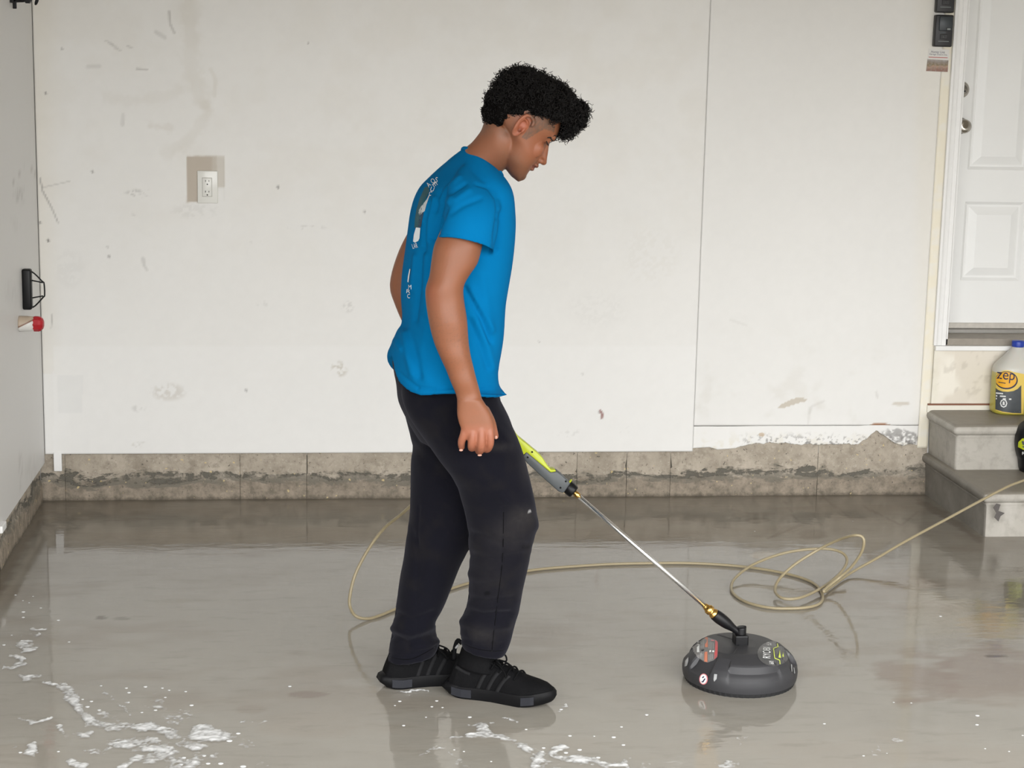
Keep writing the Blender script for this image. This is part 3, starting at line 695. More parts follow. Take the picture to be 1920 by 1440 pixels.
# torso, hips and legs under the clothes
def shrink(r, k, kb=None):
    c = r.mean(0); return c + (r-c)*k
torso_px = [((871, 277), (937, 334), .066, 0), ((856, 289), (943, 346), .110, 0), ((834, 308), (948, 357), .158, .004), ((812, 330), (952, 371), .182, .006), ((796, 350), (954, 391), .190, 0), ((784, 373), (956, 412), .193, 0),
            ((776, 400), (956.5, 437), .192, 0), ((771, 432), (955.5, 465), .187, 0), ((764, 475), (953, 497), .178, 0), ((757, 522), (948, 532), .170, 0), ((755, 562), (942, 572), .166, 0), ((757, 600), (938, 622), .164, .01),
            ((747, 617), (933, 652), .166, .022), ((737, 637), (927, 684), .170, .036), ((730, 650), (931, 712), .182, .050), ((731, 659), (945, 740), .188, .062)]
HEMX = [731, 734, 737, 744, 750, 758, 766, 773, 784, 796, 811, 824, 856, 900, 945]; HEMY = [659, 676, 690, 709, 718, 727, 733, 737, 741, 742.5, 741, 737, 739.5, 739.5, 741]
def trings(k=1.0, lo=0, hi=None):
    out = []
    for i, (pl, pr, b, sg) in enumerate(torso_px[lo:hi]):
        P = ring(pl, pr, YT, b*k, PSI, 60, 2.25, sg)
        if pr[1] == 740:                       # the curved hem, dropped over the hip
            q = project(P); s_ = np.sin(np.linspace(0, 2*PI, 60, endpoint=False)); tgt = np.interp(q[:, 0], HEMX, HEMY)
            P[:, 2] += np.where(s_ <= .05, (q[:, 1]-tgt)/735.0, 0)
        out.append(P)
    return out
parts.append(loft(smooth_rings([shrink(r, .82) for r in trings(.93, 1, 12)], 2)))
parts.append(loft([shrink(ring((745, 640), (925, 690), YT, .15, PSI), .9), shrink(ring((747, 740), (940, 755), YT, .16, PSI), .86), shrink(ring((772, 800), (955, 810), YT, .15, PSI), .8)]))
hA = Gp(840, 1299); tA = Gp(1046, 1325); SHOE = {False: (hA, math.atan2((tA-hA)[1], (tA-hA)[0])), True: (Gp(716, 1289), math.radians(12))}
nearleg = [((757, 690), (912, 703), -2.22, .085), ((752, 736), (938, 758), -2.235, .098), ((766, 780), (961, 802), -2.25, .109), ((796, 824), (976, 838), -2.255, .105), ((824, 864), (988, 877), -2.26, .100), ((850, 900), (998, 917), -2.26, .094),
           ((866, 942), (1004.5, 952), -2.255, .087), ((876, 985), (1004, 990), -2.25, .083), ((879, 1027), (996, 1032), -2.24, .080), ((881, 1060), (988.5, 1065), -2.225, .077), ((881, 1092), (981, 1098), -2.21, .074), ((876.5, 1135), (972, 1142), -2.19, .070),
           ((867, 1160), (964, 1168), -2.18, .068), ((863, 1188), (957, 1200), -2.17, .066), ((865, 1206), (949, 1220), -2.165, .064), ((868, 1214), (944, 1227), -2.165, .062)]
rearleg = [((738, 700), (930, 720), -2.13, .10), ((757, 772), (945, 790), -2.12, .108), ((771, 832), (935, 850), -2.11, .105), ((769, 874), (925, 885), -2.105, .10), ((768, 957), (907, 965), -2.10, .088), ((761.5, 1004), (888, 1012), -2.10, .083),
           ((755.6, 1048), (866, 1052), -2.09, .078), ((748.5, 1086), (851, 1089), -2.085, .074), ((742.5, 1132), (832, 1135), -2.075, .070), ((737, 1165), (816, 1163), -2.07, .066), ((735, 1180), (813.5, 1174), -2.065, .064), ((732, 1198), (821, 1193), -2.06, .064),
           ((728.5, 1222), (822, 1207), -2.06, .064), ((726, 1240), (816, 1222), -2.06, .062)]
def lrings(L, k=1.0): return [ring(a, b, y, d*k, 0, 40, 2.15) for a, b, y, d in L]
for L in (nearleg, rearleg):
    rr = [shrink(r, .80) for r in lrings(L)]; parts.append(loft(smooth_rings(rr, 2)))
    c0 = rr[-1].mean(0); hl, an = SHOE[L is rearleg]; ca = np.array([math.cos(an), math.sin(an), 0]); hl = np.array([hl[0], hl[1], 0])+np.array([-math.sin(an), math.cos(an), 0])*.006
    parts.append(capsule([c0+(0, 0, .03), hl+ca*.086+(0, 0, .110), hl+ca*.078+(0, 0, .060)], [.038, .024, .019], 16, 3))
    parts.append(capsule([hl+ca*.05+(0, 0, .048), hl+ca*.13+(0, 0, .05), hl+ca*.23+(0, 0, .042)], [.016, .017, .013], 14, 3))
# right arm (near), silhouettes measured
arm = [((850, 372), (912, 398), -2.35, .044), ((832, 420), (908, 435), -2.382, .048), ((820, 446), (905, 455), -2.392, .050), ((813, 464), (902, 470), -2.396, .051), ((808.5, 492), (895, 494), -2.40, .050), ((805, 518), (880, 516), -2.405, .047), ((798, 541), (869.5, 537), -2.41, .045), ((798.5, 566), (870, 562), -2.41, .046),
       ((804, 603), (875.5, 597), -2.415, .047), ((813, 640), (878, 633), -2.415, .044), ((824, 667), (881.5, 661), -2.42, .040), ((836, 693), (887, 685), -2.42, .036), ((845, 716), (893.5, 711), -2.425, .031), ((854, 737), (900, 734), -2.425, .026), ((857.5, 752), (904, 750), -2.43, .0235)]
parts.append(loft(smooth_rings([ring(a, b, y, d, 0, 36, 2.1) for a, b, y, d in arm], 3)))
hand = [((857, 748), (903, 747), -2.43, .0235), ((857, 763), (911, 759), -2.432, .021), ((857, 777), (920, 775), -2.434, .0185), ((860, 792), (924.5, 790), -2.436, .0165), ((864, 803), (926.5, 804), -2.437, .0150), ((865, 813), (927, 815), -2.437, .0130), ((867, 821), (925, 822), -2.436, .009)]
parts.append(loft(smooth_rings([ring(a, b, y, d, 0, 36, 2.6) for a, b, y, d in hand], 3)))
def fing(pts, r): return capsule([Yp(x, y, d) for x, y, d in pts], r, 14, 4)
parts += [fing([(874, 796, -2.434), (870, 814, -2.437), (865.5, 828, -2.431), (865.5, 838, -2.417)], [.0106, .0102, .0096, .0084]),
          fing([(887, 798, -2.438), (886, 816, -2.444), (884.5, 832, -2.442), (884.5, 840, -2.424), (889, 838, -2.408)], [.0110, .0107, .0104, .0094, .0080]),
          fing([(902, 798, -2.440), (902.5, 818, -2.447), (902, 836, -2.445), (900.5, 845, -2.426), (897, 846, -2.411)], [.0112, .0108, .0106, .0096, .0082]),
          fing([(917, 799, -2.436), (918.5, 816, -2.442), (918.5, 832, -2.439), (914, 842, -2.420), (908, 842, -2.405)], [.0110, .0107, .0102, .0094, .0082]),
          fing([(908, 770, -2.424), (920, 790, -2.414), (925, 806, -2.406), (929, 818, -2.402)], [.014, .0115, .0102, .0082])]
for x in (879, 894.5, 910, 921): pass
# left arm (far): elbow behind the back, forearm forward to the trigger
parts.append(capsule([Yp(838, 352, -2.035), Yp(808, 425, -2.005), Yp(780, 480, -1.985), Yp(762, 528, -1.975), Yp(766, 553, -1.975), Yp(790, 605, -1.965), Yp(828, 665, -1.955), Yp(866, 722, -1.95), Yp(880, 740, -1.95)], [.042, .046, .047, .043, .043, .044, .038, .029, .027], 20, 4))
gx_, gy_ = 931, 786
parts.append(capsule([Yp(880, 740, -1.95), Yp(897, 755, -1.955), Yp(912, 768, -1.96)], [.026, .032, .028], 16, 4))
for k in range(4):                           # fingers of the far hand closing round the grip
    x0, y0 = 888+8*k, 752+11*k
    parts.append(fing([(x0, y0, -1.972), (x0+14, y0-9, -1.962), (x0+24, y0-9, -1.942), (x0+24, y0+1, -1.922), (x0+14, y0+7, -1.918)], [.0098, .0095, .009, .0085, .0075]))
parts.append(fing([(886, 752, -1.94), (897, 750, -1.920), (908, 757, -1.914), (917, 768, -1.914)], [.013, .011, .010, .008]))
body = union(parts, .0023, 5, .5)
V = co_of(body)
# nostril, mouth line, eye crease pressed in
Pl = (V-HP0)/PXM; hf, hu, hs = Pl @ HF, Pl @ HU, Pl @ HS; N = no_of(body)
def press(f, u, s, rf, ru, rs, amt):
    global V
    e = ((hf-f)/rf)**2+((hu-u)/ru)**2+((hs-s)/rs)**2; w = np.exp(-e)*(e < 6); V = V - N*(w*amt*PXM)[:, None]
for s in (1, -1):
    press(64, -26.5, 4.5*s, 3, 2.2, 2.5, 3.0); press(55, -39.5, 13*s, 5, 1.6, 8, 2.2); press(56, -19, 15*s, 6, 3, 3, 1.2); press(46, 7, 26*s, 6, 2.2, 10, 1.8); press(48, 20.5, 25*s, 5, 2.5, 12, 1.5); press(-12, -4, 59*s, 3, 5, 8, 4.5); press(-15, 10, 59*s, 3, 4, 6, 1.5)
press(66, -39.5, 0, 9, 1.3, 15, 1.3)
set_co(body, V)
Pl = (V-HP0)/PXM; hf, hu, hs = Pl @ HF, Pl @ HU, Pl @ HS; PV = project(V); hs_abs = np.abs(hs)
n1 = fbm(V, 60, 81, 3); n2 = fbm(V, 500, 82, 2)
Cc = np.tile([.222, .083, .040], (len(V), 1)); onhead = (hu > -95) & (V[:, 2] > 1.30)
Cc = paint_over(Cc, smoothstep(.45, .8, n1), (.238, .084, .039), .5)
def hmask(f, u, s, rf, ru, rs): return np.exp(-(((hf-f)/rf)**2+((hu-u)/ru)**2+((hs_abs-s)/rs)**2))*onhead
Cc = paint_over(Cc, hmask(40, -10, 40, 26, 22, 25), (.29, .090, .042), .5)
Cc = paint_over(Cc, hmask(66, -18, 0, 10, 12, 14), (.28, .090, .044), .5)
Cc = paint_over(Cc, smoothstep(51, 56, hs_abs)*hmask(-13, 3, 58, 16, 26, 30), (.35, .098, .052), .75)
stub = smoothstep(.30, .62, fbm(V, 420, 83, 2)*.6+.2)
jaw = smoothstep(-40, -56, hu+.55*np.maximum(0, 20-hf)*0)*smoothstep(-25, 5, hf)*onhead
Cc = paint_over(Cc, jaw*(.6+.4*stub), (.12, .058, .032), .5)
goat = hmask(50, -70, 0, 14, 9, 22); Cc = paint_over(Cc, goat*(.5+.5*stub), (.06, .035, .025), .85)
must = hmask(60, -30, 0, 9, 4, 18)*smoothstep(4, 9, hs_abs); Cc = paint_over(Cc, must*(.4+.6*stub), (.08, .05, .035), .7)
Cc = paint_over(Cc, hmask(26, -46, 44, 30, 9, 14)*stub, (.20, .11, .07), .35)
lips = np.exp(-(((hu+39.5)/7.5)**4+((hs)/15)**4))*smoothstep(58, 62, hf+hs_abs*.28)*onhead; Cc = paint_over(Cc, lips, (.155, .055, .040), .8)
Cc = paint_over(Cc, np.exp(-(((hu+39.5)/1.1)**2+(hs/14)**4))*smoothstep(55, 60, hf+hs_abs*.3)*onhead, (.12, .04, .035), .7)
Cc = paint_over(Cc, hmask(-12, -4, 59, 3.2, 6, 7), (.16, .05, .03), .9)  # shade of the ear hollow painted into the skin
Cc = paint_over(Cc, hmask(64.5, -27, 4.5, 2.6, 2, 2.6), (.12, .04, .03), .8)  # nostril shade painted in
# shaved fade: temple, sideburn, nape
hxy = np.column_stack([hf+.22*hs_abs, hu]); st = .55+.45*smoothstep(.35, .6, fbm(V, 380, 84, 2))
fade = in_poly(hxy, [(10, 48), (50, 42), (54, 33), (36, 26), (30, 12), (22, -10), (12, -12), (12, 8), (8, 24), (-14, 30), (-14, 48)]).astype(float)*(hs_abs > 25)*onhead
edge = fbm(V, 160, 85, 2); fade = fade*smoothstep(.1, .4, edge+.3)
Cc = paint_over(Cc, fade*st, (.085, .058, .040), .80)
napem = smoothstep(-30, -60, hf)*smoothstep(-62, -36, hu)*onhead; Cc = paint_over(Cc, napem*st, (.10, .06, .04), .6)
behind = np.exp(-(((hf+30)/14)**2+((hu+22)/14)**2))*(hs_abs > 20)*onhead; Cc = paint_over(Cc, behind*st, (.14, .08, .05), .5)
# knuckles, fingertips and elbow a little redder; the forearm hair as fine dark streaks
hnd = smoothstep(790, 812, PV[:, 1])*(PV[:, 0] > 855)*(PV[:, 0] < 935)*(V[:, 1] < -2.38)*(V[:, 2] > .5)
Cc = paint_over(Cc, hnd, (.33, .115, .068), .6)
el = np.exp(-(((PV[:, 0]-805)/16)**2+((PV[:, 1]-550)/26)**2))*(V[:, 1] < -2.3); Cc = paint_over(Cc, el, (.235, .066, .032), .5)
fa = smoothstep(560, 600, PV[:, 1])*smoothstep(730, 690, PV[:, 1])*(V[:, 1] < -2.3)
hair_n = vnoise(np.column_stack([V[:, 0]*.5+V[:, 2]*.5, V[:, 0]-V[:, 2]]), 420, 86); Cc = paint_over(Cc, fa*smoothstep(.70, .85, hair_n), (.15, .062, .034), .4)
Cc = paint_over(Cc, smoothstep(.235, .215, V[:, 2]), (.006, .006, .007))
set_tint(body, Cc)
t = NT('skin'); t.set(col=t.attr(), rough=.46, spec=.38, sss=.06); t.b.inputs['Subsurface Radius'].default_value = (.012, .005, .003)
t.bump(t.noise(260, 3), .12, .0008); m_skin = t.m
person = link('person', body, m_skin, None, True)
tag(person, 'young man in blue t-shirt and dark trousers, looking down, holding a pressure washer lance', 'person')

# ---- folds pressed into cloth: polylines in the side view, height in metres, width in pixels
def folds(me, lines, seed, amp=.0022, scale=9, near=True):
    V = co_of(me); N = no_of(me); P = project(V); d = np.zeros(len(V)); face = (N[:, 1] < .25) if near else np.ones(len(V), bool)
    for pts, h, w in lines:
        q = seg_dist(P, pts); d += 1.25*h*np.exp(-(q/w)**2)*face
    d += amp*(fbm(V*[1, 1, .45], scale, seed, 3)-.5)*2
    set_co(me, V+N*d[:, None])
def solidify(o, th, off=-1):
    s = o.modifiers.new('thickness', 'SOLIDIFY'); s.thickness = th; s.offset = off
def cut_cap(me, fn):
    """remove the faces of an end cap so cloth opens there"""
    bm = bmesh.new(); bm.from_mesh(me); kill = [f for f in bm.faces if fn(f.calc_center_median(), f.normal)]
    bmesh.ops.delete(bm, geom=kill, context='FACES'); bm.to_mesh(me); bm.free()
# ---- t-shirt
sh = [loft(smooth_rings(trings(), 3))]
slv = [((871, 306), (915, 345), -2.25, .05, 0), ((856, 322), (930, 352), -2.29, .066, 0), ((845, 346), (937, 372), -2.335, .073, 0), ((834, 378), (939, 397), -2.365, .077, 0), ((825, 413), (935.5, 432), -2.38, .078, -.012), ((818.5, 447), (929, 475), -2.388, .077, -.020)]
slr = [ring(a, b, y, d, 0, 48, 2.1, 0, sk) for a, b, y, d, sk in slv]; sh.append(loft(smooth_rings(slr, 3)))
sl2 = [((812, 335), (905, 365), -2.10, .06), ((800, 362), (905, 385), -2.05, .07), ((786, 398), (890, 420), -2.015, .075), ((770, 440), (872, 468), -1.995, .075)]
slr2 = [ring(a, b, y, d, 0, 48, 2.1, 0, .01) for a, b, y, d in sl2]; sh.append(loft(smooth_rings(slr2, 3)))
shirt_me = union(sh, .0045, 6, .5)
def plane_of(r):
    c = r.mean(0); u, s_, vt = np.linalg.svd(r-c); return c, vt[2], np.linalg.norm(r-c, axis=1).max()
caps = [plane_of(slr[-1]), plane_of(slr2[-1])]
neck_c = plane_of(trings()[0]); hemc = trings()[-1]
SHF = [([(836, 388), (822, 420), (812, 446)], -.009, 6), ([(846, 372), (826, 405)], .004, 5), ([(815, 372), (806, 410), (804, 450)], .005, 4.5), ([(826, 360), (816, 395)], -.004, 4), ([(806, 380), (797, 420), (795, 470)], -.005, 4), ([(797, 372), (789, 412)], .004, 4),
       ([(862, 332), (840, 352), (824, 376)], .004, 4.5), ([(872, 345), (846, 362)], -.004, 4), ([(880, 356), (852, 376)], .003, 5), ([(900, 372), (868, 385), (846, 400)], -.003, 5),
       ([(893, 345), (915, 352), (930, 372), (936, 410)], -.0035, 3), ([(936, 400), (930, 440), (929, 470)], -.006, 5),
       ([(872, 540), (886, 565), (905, 600), (920, 640)], -.006, 5), ([(884, 545), (900, 575), (922, 620)], .005, 6), ([(880, 600), (898, 640), (915, 690)], -.0045, 6), ([(892, 600), (915, 650), (925, 690)], .004, 6), ([(905, 520), (912, 570), (922, 610)], .003, 8),
       ([(790, 470), (786, 540), (778, 600)], -.005, 5), ([(800, 480), (798, 540), (800, 590)], .004, 6), ([(778, 480), (772, 540)], .004, 4), ([(757, 612), (772, 640), (782, 680), (786, 705)], -.004, 7), ([(760, 625), (766, 665), (775, 700)], .006, 8), ([(742, 640), (752, 655)], .005, 5),
       ([(800, 610), (792, 660), (800, 712)], .003, 9), ([(820, 735), (860, 730), (895, 732)], .003, 5), ([(783, 727), (820, 731), (850, 727), (880, 731)], -.0028, 2.5), ([(880, 731), (935, 730)], -.0028, 2.5), ([(750, 700), (783, 727)], -.0028, 2.5),
       ([(822, 438), (860, 440), (900, 450), (926, 464)], -.0018, 1.6)]
folds(shirt_me, SHF, 3, .0030, 9)
def shirt_cap(c, n):
    c = np.array(c); n = np.array(n)
    for cc, nn, rad in caps:
        if abs((c-cc) @ nn) < .009 and np.linalg.norm(c-cc) < rad and abs(n @ nn) > .6: return True
    if abs((c-neck_c[0]) @ neck_c[1]) < .007 and np.linalg.norm(c-neck_c[0]) < neck_c[2]*.97 and abs(n @ neck_c[1]) > .6: return True
    return False
# sleeve ends hollowed: the end cap is pushed up inside the sleeve
V = co_of(shirt_me)
for cc, nn, rad in caps:
    nn = nn if nn[2] < 0 else -nn
    d = (V-cc) @ nn; rr_ = np.linalg.norm(V-cc-d[:, None]*nn, axis=1); ringr = slr[-1] if cc is caps[0][0] else slr2[-1]
    a_ = np.arctan2((V-cc) @ np.cross(nn, [1., 0, 0]), (V-cc) @ np.array([1., 0, 0])); ra = np.arctan2((ringr-cc) @ np.cross(nn, [1., 0, 0]), (ringr-cc) @ np.array([1., 0, 0])); o_ = np.argsort(ra)
    R_ = np.interp(a_, np.r_[ra[o_]-2*PI, ra[o_], ra[o_]+2*PI], np.tile(np.linalg.norm(ringr-cc, axis=1)[o_], 3))
    w = smoothstep(.93, .66, rr_/R_)*(np.abs(d) < .012)
    V = V - nn*(w*.045)[:, None]
set_co(shirt_me, V)
t = NT('blue_cotton'); n = t.noise(14, 4); wv = t.noise(700, 1)
t.set(col=t.mix(n, (.0004, .122, .305), (.0005, .138, .34)), rough=.9, spec=.05, sheen=.0); t.b.inputs['Sheen Tint'].default_value = (.3, .6, .9, 1); t.bump(wv, .25, .0006); m_shirt = t.m
tshirt = link('t_shirt', shirt_me, m_shirt, person, True)
# collar rib
cr = trings()[0]; c0 = cr.mean(0); cr = c0+(cr-c0)*.985
Pc = np.concatenate([cr, cr[:1]]); V_, F_ = loft([p for p in tube_rings(catmull(Pc, 2)[:-1], .0052, 10)]); 
col_o = mesh('collar', V_, F_, m_shirt, tshirt, True); fix_normals(col_o)
# ---- back print, laid on the cloth
dgv = bpy.context.evaluated_depsgraph_get()
bvh = BVHTree.FromPolygons([tuple(v) for v in co_of(shirt_me)], [tuple(p.vertices) for p in shirt_me.polygons])
def on_shirt(px, py, lift=.0015):
    d = ray(px, py); h = bvh.ray_cast(Vector(CAMP), Vector(d))
    return None if h[0] is None else np.array(h[0]+h[1]*lift)
def cloth_patch(name, poly, m, cuts=3):
    bm = bmesh.new(); f = bm.faces.new([bm.verts.new((x, y, 0)) for x, y in poly])
    bmesh.ops.triangulate(bm, faces=bm.faces); bmesh.ops.subdivide_edges(bm, edges=bm.edges, cuts=cuts, use_grid_fill=True)
    bad = []
    for v in bm.verts:
        q = on_shirt(v.co.x, v.co.y)
        if q is None: bad.append(v)
        else: v.co = q
    bmesh.ops.delete(bm, geom=bad, context='VERTS'); return from_bm(name, bm, m, tshirt, True)
m_ink = plain('white_print_ink', (.72, .76, .78), .6); m_inkteal = plain('teal_print_ink', (.006, .075, .10), .6); m_inkdark = plain('navy_print_ink', (.012, .035, .07), .6); m_inkgrey = plain('grey_print_ink', (.42, .45, .45), .6, var=.2, vscale=60)
def text_poly(s, size=1.0):
    cu = bpy.data.curves.new('txt', 'FONT'); cu.body = s; cu.size = size; cu.align_x = 'CENTER'; cu.align_y = 'CENTER'
    o = bpy.data.objects.new('txt', cu); COL.objects.link(o); dg = bpy.context.evaluated_depsgraph_get(); dg.update()
    me = bpy.data.meshes.new_from_object(o.evaluated_get(dg)); bpy.data.objects.remove(o)
    V = co_of(me)[:, :2]; Fc = [tuple(p.vertices) for p in me.polygons]; bpy.data.meshes.remove(me); c = (V.max(0)+V.min(0))/2; return V-c, Fc
def cloth_text(name, s, cx, cy, hpx, wpx, rot, m):
    V, Fc = text_poly(s); e = V.max(0)-V.min(0); V = V/e*[wpx, hpx]; c, sn = math.cos(rot), math.sin(rot)
    Q = [on_shirt(cx+x*c+y*sn, cy+x*sn-y*c, .0018) for x, y in V]
    if any(q is None for q in Q): return
    mesh(name, Q, Fc, m, tshirt, False)
cloth_patch('print_panel', [(797, 352), (803, 350), (806, 358), (799, 374), (794, 392), (790, 410), (786, 427), (778, 427), (779, 410), (782, 392), (788, 372)], m_inkteal)
cloth_patch('print_panel', [(801, 374), (805, 366), (807, 366), (800, 384), (797, 396), (794, 398), (788, 404), (784, 396), (790, 388)], m_inkgrey)
cloth_patch('print_panel', [(788, 399), (795, 398), (790, 426), (784, 426)], m_inkdark)
cloth_patch('print_panel', [(781, 426.5), (789, 427.5), (787.5, 447), (785, 452), (779, 455), (775.5, 453), (777, 440)], m_ink)
cloth_patch('print_panel', [(769, 504), (770.5, 505), (768, 522), (766.5, 530), (765, 528), (766, 518)], m_ink, 1)
for s, x, y, h, w, r in [('A', 804.5, 347, 9, 6.5, -.75), ('O', 812.5, 340, 9, 7, -.6), ('S', 819.5, 338, 10, 4, .1), ('E', 816.5, 347, 8, 7, .9), ('U', 811.5, 355.5, 8, 6.5, .35), ('C', 808, 363.5, 8, 4.5, .3), ('LAR', 779, 461, 9, 10, -.25), ('M', 769.5, 538, 8, 5, 0), ('R', 767, 546, 7, 7, .1), ('C', 767.5, 555, 8, 5, 0)]:
    cloth_text('print_lettering', s, x, y, h, w, r, m_ink)
# ---- trousers
tr = [loft(smooth_rings([ring(a, b, YT, d, PSI, 48, 2.2, sg) for a, b, d, sg in [((748, 628), (924, 682), .150, .03), ((738, 664), (912, 700), .148, .03), ((739, 690), (922, 722), .138, .02), ((744, 722), (934, 748), .138, 0), ((750, 757), (949, 778), .165, 0), ((768, 796), (958, 806), .165, 0), ((790, 830), (962, 832), .13, 0)]], 3))]
tr += [loft(smooth_rings(lrings(nearleg), 3)), loft(smooth_rings(lrings(rearleg), 3))]
tr_me = union(tr, .0055, 5, .5)
TF = [([(866, 900), (905, 905), (950, 900)], .002, 14), ([(940, 930), (985, 960), (1003, 985)], .006, 12), ([(884, 1000), (930, 1015), (990, 1022)], -.005, 7), ([(885, 1040), (925, 1050), (985, 1040)], -.004, 8), ([(880, 1120), (910, 1128), (960, 1122)], -.004, 7), ([(876, 1146), (905, 1153), (955, 1150)], -.006, 6), ([(868, 1166), (900, 1178), (950, 1172)], .005, 8),
      ([(880, 1075), (900, 1085), (930, 1080)], .004, 8), ([(862, 1196), (890, 1206), (940, 1208)], -.003, 4), ([(945, 950), (942, 1050), (930, 1150), (920, 1220)], -.0022, 2.2), ([(843, 800), (880, 830), (930, 840)], -.004, 12), ([(800, 760), (830, 800), (860, 860)], .004, 14), ([(900, 760), (925, 800), (950, 830)], .004, 12),
      ([(772, 1000), (790, 1040), (785, 1080)], -.004, 8), ([(838, 1010), (815, 1060), (800, 1110)], .003, 8), ([(742, 1150), (770, 1165), (812, 1150)], -.005, 7), ([(733, 1192), (765, 1206), (815, 1192)], -.006, 6), ([(735, 1178), (770, 1188), (810, 1175)], .005, 7), ([(726, 1226), (775, 1228), (815, 1212)], -.003, 3), ([(785, 950), (780, 1050), (782, 1200)], -.002, 2.5),
      ([(776, 840), (800, 870), (850, 920)], -.003, 10), ([(775, 1212), (800, 1212), (818, 1203)], .005, 5)]
folds(tr_me, TF, 9, .0045, 8)
Vt = co_of(tr_me); Pt = project(Vt); n1 = fbm(Vt, 22, 91); n2 = fbm(Vt, 120, 92)
Ct = np.tile([.0048, .0048, .0080], (len(Vt), 1)); Ct = paint_over(Ct, smoothstep(.45, .75, n1), (.0085, .0078, .0092), .7)
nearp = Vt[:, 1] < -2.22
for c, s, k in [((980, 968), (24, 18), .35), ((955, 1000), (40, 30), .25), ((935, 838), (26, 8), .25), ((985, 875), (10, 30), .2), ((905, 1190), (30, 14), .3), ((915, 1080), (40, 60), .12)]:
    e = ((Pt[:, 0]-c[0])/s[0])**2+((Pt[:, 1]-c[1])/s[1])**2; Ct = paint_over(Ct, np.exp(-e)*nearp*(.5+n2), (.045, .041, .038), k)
for x, y, r, c_ in [(993, 958, 3.2, (.3, .3, .3)), ]:
    Ct = paint_over(Ct, (np.hypot(Pt[:, 0]-x, Pt[:, 1]-y) < r)*nearp.astype(float), c_, .8)
Ct = paint_over(Ct, ((np.abs(Pt[:, 0]-913) < 4.5)*(np.abs(Pt[:, 1]-1112.5) < 3.5)*nearp).astype(float), (.003, .003, .004), .9)
Ct = paint_over(Ct, (1-smoothstep(1.2, 3, seg_dist(Pt, [(981, 1027), (993, 1025)])))*nearp, (.004, .004, .004), .9)
set_tint(tr_me, Ct)
t = NT('dark_fleece'); t.set(col=t.attr(), rough=.93, spec=.08, sheen=.10); t.b.inputs['Sheen Tint'].default_value = (.5, .5, .6, 1); t.bump(t.noise(420, 2), .3, .001); m_tr = t.m
trousers = link('trousers', tr_me, m_tr, person, True)
def seam(name, pts, o_bvh, r=.0011):
    P = []
    for x, y in catmull(pts, 8):
        h = o_bvh.ray_cast(Vector(CAMP), Vector(ray(x, y)))
        if h[0]: P.append(np.array(h[0]-h[1]*.0003))
    tube(name, P, r, m_tr, trousers, 6)
bt = BVHTree.FromPolygons([tuple(v) for v in co_of(tr_me)], [tuple(p.vertices) for p in tr_me.polygons])
seam('seam', [(944, 960), (942, 1050), (930, 1150), (922, 1222)], bt); seam('seam', [(868, 1207), (894, 1217), (925, 1221), (945, 1220)], bt); seam('seam', [(727, 1232), (770, 1236), (815, 1214)], bt)

# ---- shoes
m_shoe = plain('black_knit', (.0042, .0042, .0048), .8, spec=.10, var=.3, vscale=160, bump=.5, bscale=600)
m_shoe2 = plain('black_suede_band', (.0125, .0125, .0135), .75, spec=.12, var=.25, vscale=90)
m_sole = plain('black_foam_sole', (.0045, .0045, .0052), .55, spec=.15, var=.2); m_plug = plain('dark_grey_sole_plug', (.019, .020, .025), .55, spec=.2); m_strap = plain('grey_heel_tab', (.28, .28, .28), .6)
m_lace = plain('black_lace', (.0035, .0035, .004), .8, spec=.1)
HX = np.array([0, .02, .05, .09, .13, .17, .21, .245, .27, .288, .296]); HW = np.array([.020, .033, .036, .035, .037, .044, .049, .046, .036, .020, .006])
UH = np.array([.098, .112, .110, .104, .098, .086, .070, .058, .048, .036, .026])
spring = lambda x: .014*smoothstep(.20, .30, x)+.008*smoothstep(.05, -.01, x)
